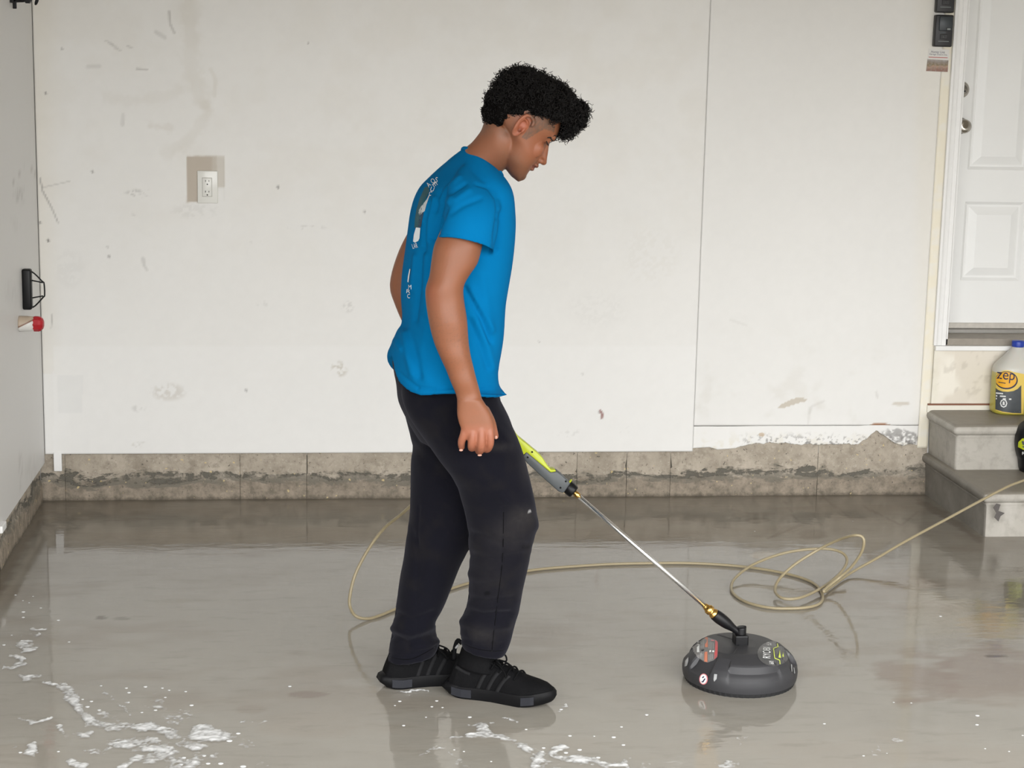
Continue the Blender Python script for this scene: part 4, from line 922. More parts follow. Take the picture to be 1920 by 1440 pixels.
def make_shoe(heel, ang, tab=True, name='shoe'):
    Mx = Matrix.Translation(Vector((heel[0], heel[1], 0))) @ Matrix.Rotation(ang, 4, 'Z'); A = np.array(Mx)
    def T(P): P = np.asarray(P, float); return P @ A[:3, :3].T + A[:3, 3]
    N = 40; xs = np.r_[np.linspace(0, .296, N)]; wd = np.interp(xs, HX, HW); off = .006*np.sin(xs/.296*PI)
    outl = np.concatenate([np.column_stack([xs, wd+off]), np.column_stack([xs[::-1], -wd[::-1]+off[::-1]])])
    cxy = outl.mean(0)
    def lev(z, k, flare=0): 
        o = cxy+(outl-cxy)*k; return T(np.column_stack([o[:, 0]-flare*smoothstep(.06, 0, o[:, 0]), o[:, 1], z+spring(o[:, 0])+0*z]))
    th = np.linspace(0, 2*PI, 32, endpoint=False); ups = []
    for x in np.linspace(.003, .288, 30):
        w = np.interp(x, HX, HW)*.965; h = np.interp(x, HX, UH); o = .006*math.sin(x/.296*PI); s0 = float(spring(np.array(x)))
        ct, st_ = np.cos(th), np.sin(th); yy = np.sign(ct)*np.abs(ct)**(2/2.4)*w*(1-.25*np.clip(st_, 0, 1)**1.5*(1 if x < .16 else .5)); zz = np.where(st_ > 0, np.abs(st_)**(2/2.2)*(h-.02), st_*.006)
        ups.append(T(np.column_stack([np.full(32, x)+.026*smoothstep(.10, .0, x)*np.clip(st_, 0, 1), yy+o, .024+s0*.8+zz])))
    V_, F_ = loft(smooth_rings(ups, 2)); sh = mesh(name, V_, F_, m_shoe, person, True); fix_normals(sh)
    V2, F2 = loft([lev(.0, .94), lev(.006, .985), lev(.016, 1.02, .008), lev(.028, 1.015, .004), lev(.033, .985)]); so = mesh('sole', V2, F2, m_sole, sh, True); fix_normals(so); sharp(so, 50)
    b = BVHTree.FromPolygons([tuple(v) for v in V_], F_)
    def near(x, y, z, lift):
        p = T([[x, y, z]])[0]; h = b.find_nearest(Vector(p)); nn = Vector(p)-h[0]; c = T([[x, .005, z*.5+.015]])[0]; dirv = (h[0]-Vector(c)).normalized(); return np.array(h[0]+dirv*lift)
    def strip(nm, a, bb, w, m, lift, side):
        V_ = []; n = 8
        for i in range(n+1):
            f = i/n; x = a[0]+(bb[0]-a[0])*f; z = a[1]+(bb[1]-a[1])*f
            for k, l in ((-1, -.001), (-.8, lift), (.8, lift), (1, -.001)): V_.append(near(x+k*w, side*.12, z, l))
        F_ = [(i*4+j, i*4+j+1, i*4+j+5, i*4+j+4) for i in range(n) for j in range(3)]
        o = mesh(nm, V_, F_, m, sh, True); fix_normals(o)
    def Us(x, e, side, lift):
        w = np.interp(x, HX, HW)*.965+lift; h = np.interp(x, HX, UH)+lift; ct, st_ = math.cos(e), math.sin(e); s0 = float(spring(np.array(x)))
        y = side*abs(ct)**(2/2.4)*w*(1-.25*st_**1.5*(1 if x < .16 else .5))+.006*math.sin(x/.296*PI)
        return T([[x+.026*float(smoothstep(.10, .0, np.array(x)))*st_, y, .024+s0*.8+abs(st_)**(2/2.2)*(h-.02)]])[0]
    def band(nm, a, bb, hw, side):
        n = 10; V_ = []
        for i in range(n+1):
            f = i/n; x = a[0]+(bb[0]-a[0])*f; e = a[1]+(bb[1]-a[1])*f
            for k, l in ((-1, -.002), (-.85, .0022), (.85, .0022), (1, -.002)):
                if abs(bb[1]-a[1]) > .3: V_.append(Us(x+k*hw, e, side, l))
                else: V_.append(Us(x, max(.02, e+k*hw/.09), side, l))
        o = mesh(nm, V_, [(i*4+j, i*4+j+1, i*4+j+5, i*4+j+4) for i in range(n) for j in range(3)], m_shoe2, sh, True); fix_normals(o)
    for side in (-1, 1):
        for k in range(3): band('stripe', (.092+.027*k, .10), (.122+.026*k, 1.02-.06*k), .0060, side)
        band('heel_band', (.012, .62), (.066, .50), .0055, side)
        P = []
        for xa, xb in ((.02, .075), (.215, .250)):
            xx = np.linspace(xa, xb, 5); ww = np.interp(xx, HX, HW)*1.03+.002; oo = .006*np.sin(xx/.296*PI); zz = spring(xx)
            lo = np.column_stack([xx, side*ww+oo, .006+zz]); hi = np.column_stack([xx, side*ww+oo, .028+zz]); inn = lambda q: q-[0, side*.012, 0]
            Vp = np.concatenate([lo, hi, inn(hi), inn(lo)]); n = 5; Fp = [(r*n+i, r*n+i+1, ((r+1) % 4)*n+i+1, ((r+1) % 4)*n+i) for r in range(4) for i in range(n-1)]+[(0, 5, 10, 15), (4, 19, 14, 9)]
            o = mesh('sole_plug', T(Vp), Fp, m_plug, sh, False); fix_normals(o)
    # ankle collar, tongue, pull tab, laces
    top = [T([[.055, .003, z]])[0] for z in (.085, .105, .125, .150)]
    V3, F3 = loft(smooth_rings([T(np.column_stack([.078+.10*(z-.08)+r*1.22*np.cos(th), .003+r*.86*np.sin(th), np.full(32, z)-.010*np.cos(th)])) for z, r in ((.080, .046), (.095, .043), (.108, .040), (.122, .038), (.132, .034))], 3))
    ck = mesh('sock_collar', V3, F3, m_shoe, sh, True); fix_normals(ck)
    if tab: tube('pull_tab', T([[.014, .004, .095], [.016, .004, .125], [.024, .004, .148], [.036, .004, .140]]), .0058, m_shoe, sh, 8, 5)
    if tab: tube('pull_tab', T([[.020, -.002, .128], [.028, -.003, .138]]), .0030, m_strap, sh, 6, 3)
    V4, F4 = loft(smooth_rings([T(np.column_stack([np.full(16, x)+z1*.0, .005+w*np.cos(th[::2]), z1+.005*np.sin(th[::2])])) for x, z1, w in ((.165, .078, .018), (.135, .096, .022), (.11, .112, .023), (.096, .132, .021))], 3))
    tg = mesh('tongue', V4, F4, m_shoe, sh, True); fix_normals(tg)
    for k in range(5):
        x = .112+.021*k; h = np.interp(x, HX, UH)+.006; tube('lace', T([[x-.006, -.026, h-.014], [x, -.012, h+.000], [x+.004, .005, h+.003], [x+.006, .022, h-.004], [x+.008, .034, h-.016]]), .0026, m_lace, sh, 7, 4)
    for s in (-1, 1):
        tube('lace', T([[.118, .005, .104], [.128, .005+s*.016, .116], [.146, .005+s*.030, .112], [.152, .005+s*.022, .098], [.132, .005+s*.008, .101]]), .0024, m_lace, sh, 7, 5)
    tube('lace', T([[.12, -.004, .104], [.145, -.022, .104], [.165, -.032, .088], [.172, -.036, .074]]), .0022, m_lace, sh, 7, 5)
    tube('lace', T([[.12, .008, .104], [.150, .004, .106], [.178, -.004, .096], [.186, -.012, .086]]), .0022, m_lace, sh, 7, 5)
    return sh
make_shoe(*SHOE[False]); make_shoe(*SHOE[True], False)

# ------------------------------------------------------------------ hair, brows, lashes
m_hair = plain('black_curly_hair', (.0040, .0033, .0030), .58, spec=.22, var=.3)
hb = [hell(-8, 56, 0, 80, 49, 68, 0, 28, 16), hell(-55, 12, 0, 31, 44, 52, .0, 24, 14), hell(56, 80, 0, 27, 30, 50, 0, 24, 14), hell(66, 66, 0, 13, 22, 38, .3), hell(-38, 42, 0, 50, 50, 62), hell(20, 76, 0, 60, 34, 60)]
hme = union(hb, .0045, 3)
V = co_of(hme); N = no_of(hme); n = fbm(V, 75, 201, 3)-.5; V = V+N*(n*.022)[:, None]
Pl = (V-HP0)/PXM; f_, u_, s_ = Pl @ HF, Pl @ HU, np.abs(Pl @ HS)
set_co(hme, V)
def hair_ok(f, u, s, lift=0):
    """hairline seen from the side: nape, behind the ear, over the ear and temple, fringe"""
    line = np.interp(f, [-95, -63, -45, -33, -30, -24, -17, 4, 29, 42, 52, 59, 66, 90], [-31, -30, -28, -25, 7, 16, 26, 39, 46, 56, 52, 41, 34, 30])
    return (u > line+lift) | ((s < 22) & (u > 45+lift))
bm = bmesh.new(); bm.from_mesh(hme)
bm.verts.ensure_lookup_table(); okv = hair_ok(f_, u_, s_)
bmesh.ops.delete(bm, geom=[bm.verts[i] for i in np.where(~okv)[0]], context='VERTS'); bm.to_mesh(hme); bm.free()
hair = link('hair', hme, plain('dense_black_hair', (.0025, .0021, .0019), .9, spec=.05, var=.3), person, True)
hv = co_of(hme); hn = no_of(hme); Pl = (hv-HP0)/PXM; hf2, hu2, hs2 = Pl @ HF, Pl @ HU, Pl @ HS
VV, FF, base = [], [], 0; SIDES = 5
cand = rng.permutation(len(hv))[:3300]
for idx in cand:
    p, nn = hv[idx], hn[idx]; f, u, s = hf2[idx], hu2[idx], hs2[idx]
    low = u < 8 and f < -15
    if low and rng.random() < .55: continue
    side = smoothstep(20, 60, np.array(abs(s)))*smoothstep(75, 40, np.array(u)) if f < 45 else 0
    L = (.008 if low else rng.uniform(.012, .026)*(1-.45*side)); r = rng.uniform(.0022, .0034) if low else rng.uniform(.0034, .0062)*(1-.3*side)
    fr = f > 45
    if not low and rng.random() < .14: r = rng.uniform(.0060, .0085); L = rng.uniform(.014, .022)
    tdir = rng.normal(size=3); tdir -= nn*(tdir @ nn); tdir /= np.linalg.norm(tdir)
    ax = nn*rng.uniform(.15, .75)+tdir*.7+np.array([0, 0, -1])*(.55 if fr else .15)+(right2*.15 if fr else 0); ax /= np.linalg.norm(ax)
    a = np.cross(ax, [0, 0, 1.]); a /= np.linalg.norm(a)+1e-9; b = np.cross(ax, a); ph = rng.uniform(0, 6.28); turns = rng.uniform(1.0, 2.0); tt = np.linspace(0, 1, 15)
    rad = r*(1-.35*tt)
    P = p-nn*.005+ax*(tt*L)[:, None]+(np.cos(ph+tt*turns*6.28)*rad)[:, None]*a+(np.sin(ph+tt*turns*6.28)*rad)[:, None]*b + nn*r*.6
    w = rng.uniform(.0007, .0013)*(1-.45*tt)
    v, q = loft(tube_rings(P, w, SIDES)); VV.append(v); FF += [tuple(i+base for i in g) for g in q]; base += len(v)
mesh('hair_curls', np.concatenate(VV), FF, m_hair, hair, True)
m_brow = plain('brow_hair', (.008, .006, .005), .6)
bvb = BVHTree.FromPolygons([tuple(v) for v in co_of(body)], [tuple(p.vertices) for p in body.polygons])
def on_skin(f, u, s, lift):
    p = Hd(f, u, s); h = bvb.find_nearest(Vector(p)); return np.array(h[0]+h[1]*lift*PXM)
for sd in (1, -1):
    VV, FF, base = [], [], 0
    line = catmull([(63, 19.5, 6), (61, 22, 13), (56, 24.5, 22), (48, 24, 31), (40, 19, 38)], 22)
    for i, q in enumerate(line):
        t_ = i/len(line); wdt = 4.6*(1-t_)**.7+.8
        for k in range(4):
            du = rng.uniform(-wdt, wdt); p0 = on_skin(q[0], q[1]+du, q[2]*sd, .0); d = line[min(i+6, len(line)-1)]-line[max(i-1, 0)]
            p1 = on_skin(q[0]+d[0]*.8, q[1]+du*.7+d[1]*.8+1.2, (q[2]+d[2]*.8)*sd, .7); pm = (p0+p1)/2+HF*.5*PXM
            v, g = loft(tube_rings([p0, pm, p1], np.array([.55, .5, .2])*PXM, 4)); VV.append(v); FF += [tuple(a+base for a in b) for b in g]; base += len(v)
    mesh('eyebrow', np.concatenate(VV), FF, m_brow, person, True)
    lid = catmull([(57, 10.5, 12), (55.5, 9, 18), (53.5, 8.4, 24), (50, 9.4, 30), (46, 11.5, 35)], 6); L_ = [on_skin(a, b, c*sd, .25) for a, b, c in lid]
    VV, FF, base = [], [], 0
    v, g = loft(tube_rings(L_, np.interp(np.linspace(0, 1, len(L_)), [0, .3, .8, 1], [.5, 1.0, 1.15, .5])*PXM, 6)); VV.append(v); FF += g; base = len(v)
    for i in range(2, len(L_)):
        for k in range(2):
            p0 = L_[i]+rng.normal(size=3)*.3*PXM; ln = rng.uniform(3.0, 5.0)*PXM; p1 = p0+HF*ln*.9-HU*ln*.45+HS*sd*ln*.25; p2 = p0+HF*ln*.5-HU*ln*.35+HS*sd*ln*.12
            v, g = loft(tube_rings([p0, p2, p1], np.array([.38, .3, .12])*PXM, 4)); VV.append(v); FF += [tuple(a+base for a in b) for b in g]; base += len(v)
    mesh('eyelashes', np.concatenate(VV), FF, m_brow, person, True)
# fingernails of the near hand
m_nail = plain('fingernail', (.52, .27, .20), .3)
def nail(px, py, y, w, h):
    V, Fc = ellipsoid(Yp(px, py, y), np.array([[w, 0, 0], [0, .0022, 0], [0, 0, h]]), 12, 8); mesh('fingernail', V, Fc, m_nail, person, True)
nail(864.5, 844, -2.424, .0050, .0030); nail(899.5, 853.5, -2.424, .0055, .0026); nail(930, 820, -2.411, .0040, .0045)

# ------------------------------------------------------------------ surface cleaner: lance, gun and round housing
m_char = plain('charcoal_plastic', (.034, .034, .037), .45, spec=.35, var=.05, bump=.15, bscale=900)
m_blk = plain('black_plastic', (.006, .006, .0068), .4, spec=.25, var=.1); m_brist = plain('black_bristles', (.007, .007, .008), .8, var=.4, vscale=300)
m_brass = plain('brass', (.72, .44, .13), .25, 1.0, var=.05); m_steel = plain('bright_steel', (.88, .89, .90), .28, 1.0, var=.02)
m_lime = plain('lime_plastic', (.43, .49, .012), .38, var=.04); m_grey = plain('slate_grey_plastic', (.070, .078, .082), .5, var=.06, bump=.15, bscale=700)
DC = Gp(1386, 1273); 
cleaner = empty('surface_cleaner', tuple(DC)); tag(cleaner, 'pressure washer lance with lime and grey grip on a round charcoal cleaning head', 'cleaner')
pxs = FPX/((DC-CAMP) @ CW); RD = 107.5/pxs
def housing():
    n, T = 216, 70; th = np.linspace(0, 2*PI, n, endpoint=False)
    bp = np.array([(.0, .104), (.30, .104), (.62, .101), (.74, .094), (.84, .081), (.92, .068), (.975, .054), (1.0, .042), (1.0, .026), (.985, .012), (.95, .010)])
    lp = np.array([(.0, .106), (.30, .106), (.58, .103), (.72, .096), (.855, .086), (.885, .080), (.895, .064), (.945, .056), (1.0, .042), (1.0, .026), (.985, .012), (.95, .010)])
    rp = np.array([(.0, .104), (.30, .104), (.62, .101), (.72, .092), (.80, .074), (.86, .058), (.93, .050), (.98, .045), (1.0, .040), (1.0, .026), (.985, .012), (.95, .010)])
    def samp(p):
        d = np.r_[0, np.cumsum(np.hypot(*np.diff(p, axis=0).T))]; s = np.linspace(0, d[-1], T); return np.column_stack([np.interp(s, d, p[:, 0]), np.interp(s, d, p[:, 1])])
    B, L_, R_ = samp(bp), samp(lp), samp(rp); V = []
    for i in range(T):
        for a in th:
            dl = min(abs((math.degrees(a)-c+180) % 360-180) for c in (-87, 93)); dr = min(abs((math.degrees(a)-c+180) % 360-180) for c in (-150, -24, 30, 156))
            wl = float(smoothstep(30, 27.5, np.array(dl))); wr = float(smoothstep(16, 13, np.array(dr)))
            q = B[i]*(1-wl-wr)+L_[i]*wl+R_[i]*wr if wl+wr <= 1 else L_[i]
            V.append((DC[0]+RD*q[0]*math.cos(a), DC[1]+RD*q[0]*math.sin(a), q[1]))
    Fc = [(i*n+j, i*n+(j+1) % n, (i+1)*n+(j+1) % n, (i+1)*n+j) for i in range(1, T-1) for j in range(n)]
    Fc += [(0, n+(j+1) % n, n+j)[::-1] for j in range(n)]
    o = mesh('housing', V, Fc, m_char, None, True); fix_normals(o); sharp(o, 24); return keep(o, cleaner), V, Fc
ho, hV, hF = housing()
for z in (0,):
    th = np.linspace(0, 2*PI, 180, endpoint=False)
    rr = [np.column_stack([DC[0]+RD*k*(1+.006*np.sin(th*60))*np.cos(th), DC[1]+RD*k*(1+.006*np.sin(th*60))*np.sin(th), np.full(180, zz)]) for k, zz in ((.94, .014), (.955, .008), (.945, .0), (.90, .0), (.90, .014))]
    V_, F_ = loft(rr, cap=False); o = mesh('bristle_skirt', V_, F_, m_brist, None, False); fix_normals(o); keep(o, cleaner)
hbv = BVHTree.FromPolygons([tuple(v) for v in hV], hF)
def on_bvh(b, px, py, lift):
    h = b.ray_cast(Vector(CAMP), Vector(ray(px, py)))
    if h[0] is None: return None
    nrm = h[1] if h[1].dot(Vector(ray(px, py))) < 0 else -h[1]
    return np.array(h[0]+nrm*lift)
def decal(name, poly, b, m, root, sub=None, cuts=5, lift=.0012):
    bm = bmesh.new(); bm.faces.new([bm.verts.new((x, y, 0)) for x, y in poly]); bmesh.ops.triangulate(bm, faces=bm.faces)
    if cuts: bmesh.ops.subdivide_edges(bm, edges=bm.edges, cuts=cuts, use_grid_fill=True)
    bad = []
    for v in bm.verts:
        q = on_bvh(b, v.co.x, v.co.y, lift)
        if q is None: bad.append(v)
        else: v.co = q
    bmesh.ops.delete(bm, geom=bad, context='VERTS'); o = from_bm(name, bm, m, None, True)
    return attach(o, root, sub)
def attach(o, root, sub=None):
    """child of root (an Empty), or of sub, a part of root: world vertices stay put"""
    if sub is not None: o.parent = sub; return o
    return keep(o, root)
def decal_text(name, s, cx, cy, along, up, b, m, root, sub=None, lift=.0032):
    V, Fc = text_poly(s); e = V.max(0)-V.min(0); V = V/e; al, up_ = np.array(along, float), np.array(up, float)
    Q = [on_bvh(b, *(np.array([cx, cy])+x*al+y*up_), lift) for x, y in V]
    if any(q is None for q in Q): return None
    return attach(mesh(name, Q, Fc, m, None, False), root, sub)
def oval(cx, cy, rx, ry, n=24): return [(cx+rx*math.cos(a), cy+ry*math.sin(a)) for a in np.linspace(0, 2*PI, n, endpoint=False)]
m_lbl = plain('label_grey', (.155, .15, .145), .4, var=.15, vscale=200); m_lbl2 = plain('label_pale_print', (.34, .34, .335), .5); m_lblw = plain('label_white', (.72, .73, .72), .5); m_lblo = plain('label_salmon', (.56, .20, .12), .5, var=.1); m_lblr = plain('label_red', (.50, .085, .09), .5, var=.1)
m_lbld = plain('label_dark', (.075, .075, .075), .3); m_lbll = plain('label_lime', (.50, .58, .10), .4); m_navy = plain('print_navy', (.012, .010, .05), .5); m_pink = plain('sticker_pink', (.62, .20, .22), .5); m_refl = plain('silver_reflector', (.42, .43, .44), .25, .4)
lab = decal('warning_label', [(1298, 1214), (1310, 1204), (1322.4, 1196), (1327, 1195.5), (1343, 1201), (1346, 1205), (1346, 1232), (1338, 1238.6), (1327, 1242.6), (1320.6, 1241), (1307, 1232)], hbv, m_lbl, cleaner)
# printing on the labels stays a sub-part of its label
def P2(o): return o
for poly, m in [([(1322.8, 1196.4), (1327, 1196), (1327.3, 1242), (1321.5, 1241)], m_lblo), ([(1341, 1201.5), (1345.6, 1205), (1346, 1231.5), (1340, 1236.6)], m_lblr), ([(1307.5, 1209), (1312, 1208.5), (1312, 1223.5), (1307.5, 1224)], m_lblw), ([(1308.5, 1203), (1311, 1202), (1311.5, 1206), (1309, 1206.5)], m_lbl2),
                ([(1331, 1220.5), (1334, 1220), (1333.5, 1223.6), (1330.5, 1224)], m_lblw), ([(1336, 1221), (1339.5, 1220.5), (1339.5, 1224), (1336, 1223.6)], m_lblw), ([(1333, 1201), (1339, 1201.5), (1338.6, 1203.2), (1333, 1202.8)], m_pink)]+\
               [([(x, a), (x+.9, a), (x+.9, b), (x, b)], m_lbl2) for x, a, b in [(1314, 1204, 1236), (1316, 1203, 1237), (1318, 1202, 1238), (1319.8, 1201, 1239), (1301, 1212, 1224), (1303.5, 1210, 1227), (1329, 1206, 1217), (1331.4, 1205, 1218), (1334, 1206, 1218), (1337, 1207, 1218), (1330, 1228, 1239), (1333, 1227, 1238), (1336, 1227, 1236)]]:
    decal('label_print', poly, hbv, m, cleaner, lab, 2, .0024)
lab.matrix_parent_inverse = Matrix.Identity(4); lab.parent = None; keep(lab, cleaner)
lab2 = decal('name_label', oval(1450, 1226, 30, 23, 28), hbv, m_lbld, cleaner)
decal_text('label_print', 'RYOBI', 1437, 1225.5, (.6, -20), (-14, -.8), hbv, m_lblw, cleaner, lab2)
decal_text('label_print', '12 in.', 1442.5, 1209, (9, .5), (.3, -6), hbv, m_lblw, cleaner, lab2); decal_text('label_print', 'MAX', 1446, 1243.5, (8, .5), (-.5, -6), hbv, m_lblw, cleaner, lab2)
ll = [(1457, 1208), (1458, 1214), (1450, 1217.5), (1451.7, 1235), (1461, 1239), (1461.5, 1246)]
for a, b in zip(ll[:-1], ll[1:]):
    d = np.array(b)-np.array(a); nv = np.array([-d[1], d[0]])/np.hypot(*d)*.75; a, b = np.array(a), np.array(b)
    decal('label_print', [a+nv, b+nv, b-nv, a-nv], hbv, m_lbll, cleaner, lab2, 2, .0026)
decal('label_print', [(1461, 1219.6), (1463.5, 1234.5), (1458.7, 1234)], hbv, m_lbll, cleaner, lab2, 2, .0026); decal('label_print', [(1467.7, 1223), (1469, 1232), (1466, 1232)], hbv, m_lbll, cleaner, lab2, 1, .0013)
stk = decal('round_sticker', oval(1319.5, 1273.5, 8, 10), hbv, m_pink, cleaner); decal('sticker_face', oval(1319.5, 1273.5, 6.3, 8.2), hbv, m_lblw, cleaner, stk, 3, .0020)
decal('sticker_mark', [(1317.5, 1270), (1321, 1268.5), (1321.6, 1270), (1318.2, 1271.6)], hbv, m_navy, cleaner, stk, 1, .0030); decal('sticker_mark', [(1316.5, 1276.5), (1318.5, 1276.8), (1322.6, 1271.5), (1324, 1273), (1320, 1278.8), (1317.2, 1278.8)], hbv, m_navy, cleaner, stk, 1, .0030)
for poly in ([(1285.5, 1239), (1291.3, 1232.5), (1291.5, 1240), (1289, 1248.5), (1284.3, 1250)], [(1339.5, 1264), (1345, 1264.5), (1344, 1273), (1339.5, 1278), (1338.2, 1274)], [(1482.6, 1246), (1484.4, 1246.5), (1485, 1260), (1483.2, 1260)], [(1487.3, 1252), (1488.6, 1253), (1490, 1263), (1488.6, 1263)]):
    decal('reflector', poly, hbv, m_refl, cleaner, None, 1, .0015)
# swivel post and knuckle
cy = DC[1]; S0 = Yp(1387.5, 1212, cy)
keep(box('swivel_block', (S0[0]-.0185, cy-.022, .098), (S0[0]+.0185, cy+.022, .131), m_blk, None, .004), cleaner)
S1 = Yp(1388, 1187, cy); S2 = Yp(1384, 1182, cy)
keep(tube('swivel_post', [(S0[0]+.001, cy, .12), (S0[0]+.002, cy, .150), tuple(Yp(1388.5, 1190, cy)), tuple(Yp(1386.5, 1181, cy))], [.0145, .0135, .0125, .011], m_blk, None, 12, 4), cleaner)
B = Yp(1080, 926, -1.93); A = Yp(1340, 1152, cy+.004); K = Yp(1384, 1185, cy)
keep(tube('swivel_arm', [K, K+(A-K)*.22, K+(A-K)*.5, K+(A-K)*.78, K+(A-K)*1.0], [.0085, .0105, .0155, .0172, .0160], m_blk, None, 16, 5), cleaner)
dirL = (B-A)/np.linalg.norm(B-A)
def along(name, p0, prof, m, n=24):
    return keep(lathe(name, prof, m, None, n, axisM(tuple(p0), tuple(dirL))), cleaner)
along('brass_coupler', A-dirL*.004, [(0, 0), (.0135, 0), (.0145, .004), (.0145, .011), (.0120, .013), (.0115, .016), (.0140, .018), (.0140, .028), (.0110, .030), (.0085, .038), (.008, .041), (0, .041)], m_brass, 12)
Lw = np.linalg.norm(B-A)
along('lance', A+dirL*.030, [(0, 0), (.0062, 0), (.0062, Lw-.035), (0, Lw-.034)], m_steel, 20)
along('brass_collar', B-dirL*.012, [(0, 0), (.0060, 0), (.0082, .003), (.0088, .012), (.0070, .016), (.0075, .022), (0, .023)], m_brass, 12)
nut = along('lance_nut', B+dirL*.006, [(0, 0), (.016, 0), (.0185, .004), (.0190, .014), (.0185, .026), (.0165, .030), (0, .030)], m_blk, 10)
along('lime_ring', B+dirL*.0325, [(0, 0), (.0222, 0), (.0228, .002), (.0222, .0045), (0, .0045)], m_lime, 24)
GY = -1.93
def gp(L): return [Yp(x, y, GY) for x, y in L]
gb = keep(prism('gun_body', gp([(985.6, 844.4), (979, 852), (981.5, 858), (986.7, 865.5), (1009, 886), (1046, 919), (1055, 921.5), (1068, 903), (1061, 897), (1052, 888), (1043, 881), (1030, 882.5), (1016, 870)]), (0, 1, 0), .020, m_grey, None, .003, False), cleaner); sharp(gb, 50)
gs = keep(prism('gun_shell', gp([(925, 772), (940, 778), (962, 803), (970, 816.5), (986.7, 830), (1006.7, 846.7), (1016, 856), (1024, 869), (1031, 877.5), (1040, 878), (1041, 881.5), (1031, 883.5), (1015, 870), (986, 845.5), (978, 852), (960, 850), (935, 815), (915, 800), (912, 782)]), (0, 1, 0), .0185, m_lime, None, .0025, False), cleaner); sharp(gs, 50)
keep(prism('gun_grip', gp([(928, 770), (944, 790), (938, 806), (915, 802), (897, 790), (884, 772), (897, 757), (912, 764)]), (0, 1, 0), .015, m_grey, None, .003, False), cleaner)
keep(tube('trigger', gp([(948, 800), (940, 812), (928, 818), (918, 816)]), .0045, m_blk, None, 8, 4), cleaner)
for x, y in ((998, 847.5), (989.5, 857.5), (1061, 902.5), (1051, 914.5)):
    q = Yp(x, y, GY-.0205); o = lathe('screw_hole', [(0, 0), (.0024, 0), (.0024, .003), (0, .003)], m_blk, None, 12, axisM((q[0], q[1]+.0015, q[2]), (0, -1, 0))); keep(o, cleaner)
# ------------------------------------------------------------------ hose
m_hose = plain('tan_rubber_hose', (.33, .275, .17), .38, var=.06, vscale=12)
HZ = .0052
hp = [(Yp(884, 775, GY+.0)), Yp(862, 800, -1.90), Yp(838, 850, -1.80), Yp(805, 910, -1.68)]
hp += [Gp(x, y, z) for x, y, z in [(762, 956, .36), (720, 991, .275), (690, 1031, .205), (667, 1075, .135), (657, 1112, .08), (656, 1136, .042), (667, 1155, .018), (690, 1160, HZ), (715, 1153, HZ), (739, 1143, HZ), (790, 1123, HZ), (842, 1105, HZ), (877, 1094, HZ), (930, 1080, HZ), (985, 1071, HZ), (1025, 1066, HZ), (1069, 1062.5, HZ), (1140, 1058, HZ), (1220, 1056, HZ), (1293, 1056, HZ), (1366, 1060, HZ), (1424, 1066.5, HZ), (1475, 1076, HZ), (1512, 1087, HZ), (1533.5, 1100, HZ), (1542.6, 1118, HZ), (1536, 1132, HZ), (1512, 1139, HZ), (1475, 1141, HZ), (1439, 1139, HZ), (1402, 1130, HZ), (1378, 1116, HZ), (1371, 1100, .008), (1380, 1082, .018),
      (1409.6, 1060, .034), (1453, 1042, .055), (1497, 1032, .07), (1548, 1029, .075), (1577, 1035.5, .07), (1588, 1049, .055), (1581, 1067.6, .038), (1559, 1089.5, .022), (1530, 1108, .016), (1500.7, 1120.5, .016), (1475, 1123, .016), (1459, 1117, .018), (1453, 1104, .022), (1462.5, 1084, .04), (1490, 1058.5, .075), (1533.5, 1031, .12), (1570, 1013, .165), (1599, 1004, .20), (1615.6, 1006, .20), (1620, 1018, .18), (1614, 1038, .14), (1595.5, 1064, .085), (1573.6, 1083, .045), (1556, 1097, .026), (1545, 1107, .018), (1547, 1109, .012), (1560, 1099, .008), (1595.5, 1074, .012)]]
hp += [Yp(1645, 1046, -1.03), Yp(1694, 1017, -.97), Yp(1770, 976, -.90), Yp(1840, 938, -.86), Yp(1880, 917, -.83), Yp(1905, 906, -.80), Yp(1940, 896, -.76), Yp(2010, 890, -.70)]
ho_ = tube('hose', np.array(hp), .0047, m_hose, None, 10, 7); tag(ho_, 'long tan hose looped and coiled across the wet concrete floor', 'hose')

# ------------------------------------------------------------------ outlet
m_plate = plain('glossy_white_plastic', (.74, .74, .70), .22, var=.02); m_slot = plain('dark_slot', (.03, .027, .025), .7)
oc = Yp(389, 350, YM); x0, x1 = Xof(370.3, 350, YM), Xof(408.6, 350, YM); z0, z1 = Zof(389, 381, YM), Zof(389, 320, YM)
outlet = empty('wall_outlet', (oc[0], YM, oc[2])); tag(outlet, 'white two-socket wall outlet on a bare tan patch of wall', 'outlet')
keep(box('cover_plate', (x0, YM-.0065, z0), (x1, YM+.001, z1), m_plate, None, .0030, 3, True), outlet)
rx0, rx1, rz0, rz1 = Xof(379.8, 350, YM), Xof(397.2, 350, YM), Zof(389, 368, YM), Zof(389, 333.3, YM)
rc = box('receptacle', (rx0, YM-.0085, rz0), (rx1, YM-.002, rz1), m_plate, None, .0012, 2, True); keep(rc, outlet)
fr_ = prism('plate_gap_rim', [(rx0-.0012, YM-.0066, rz0-.0012), (rx1+.0012, YM-.0066, rz0-.0012), (rx1+.0012, YM-.0066, rz1+.0012), (rx0-.0012, YM-.0066, rz1+.0012)], (0, 1, 0), .0002, plain('plate_shadow_gap', (.35, .34, .31), .6), None); keep(fr_, outlet)  # flat grey rim, painted shade for the gap round the receptacle
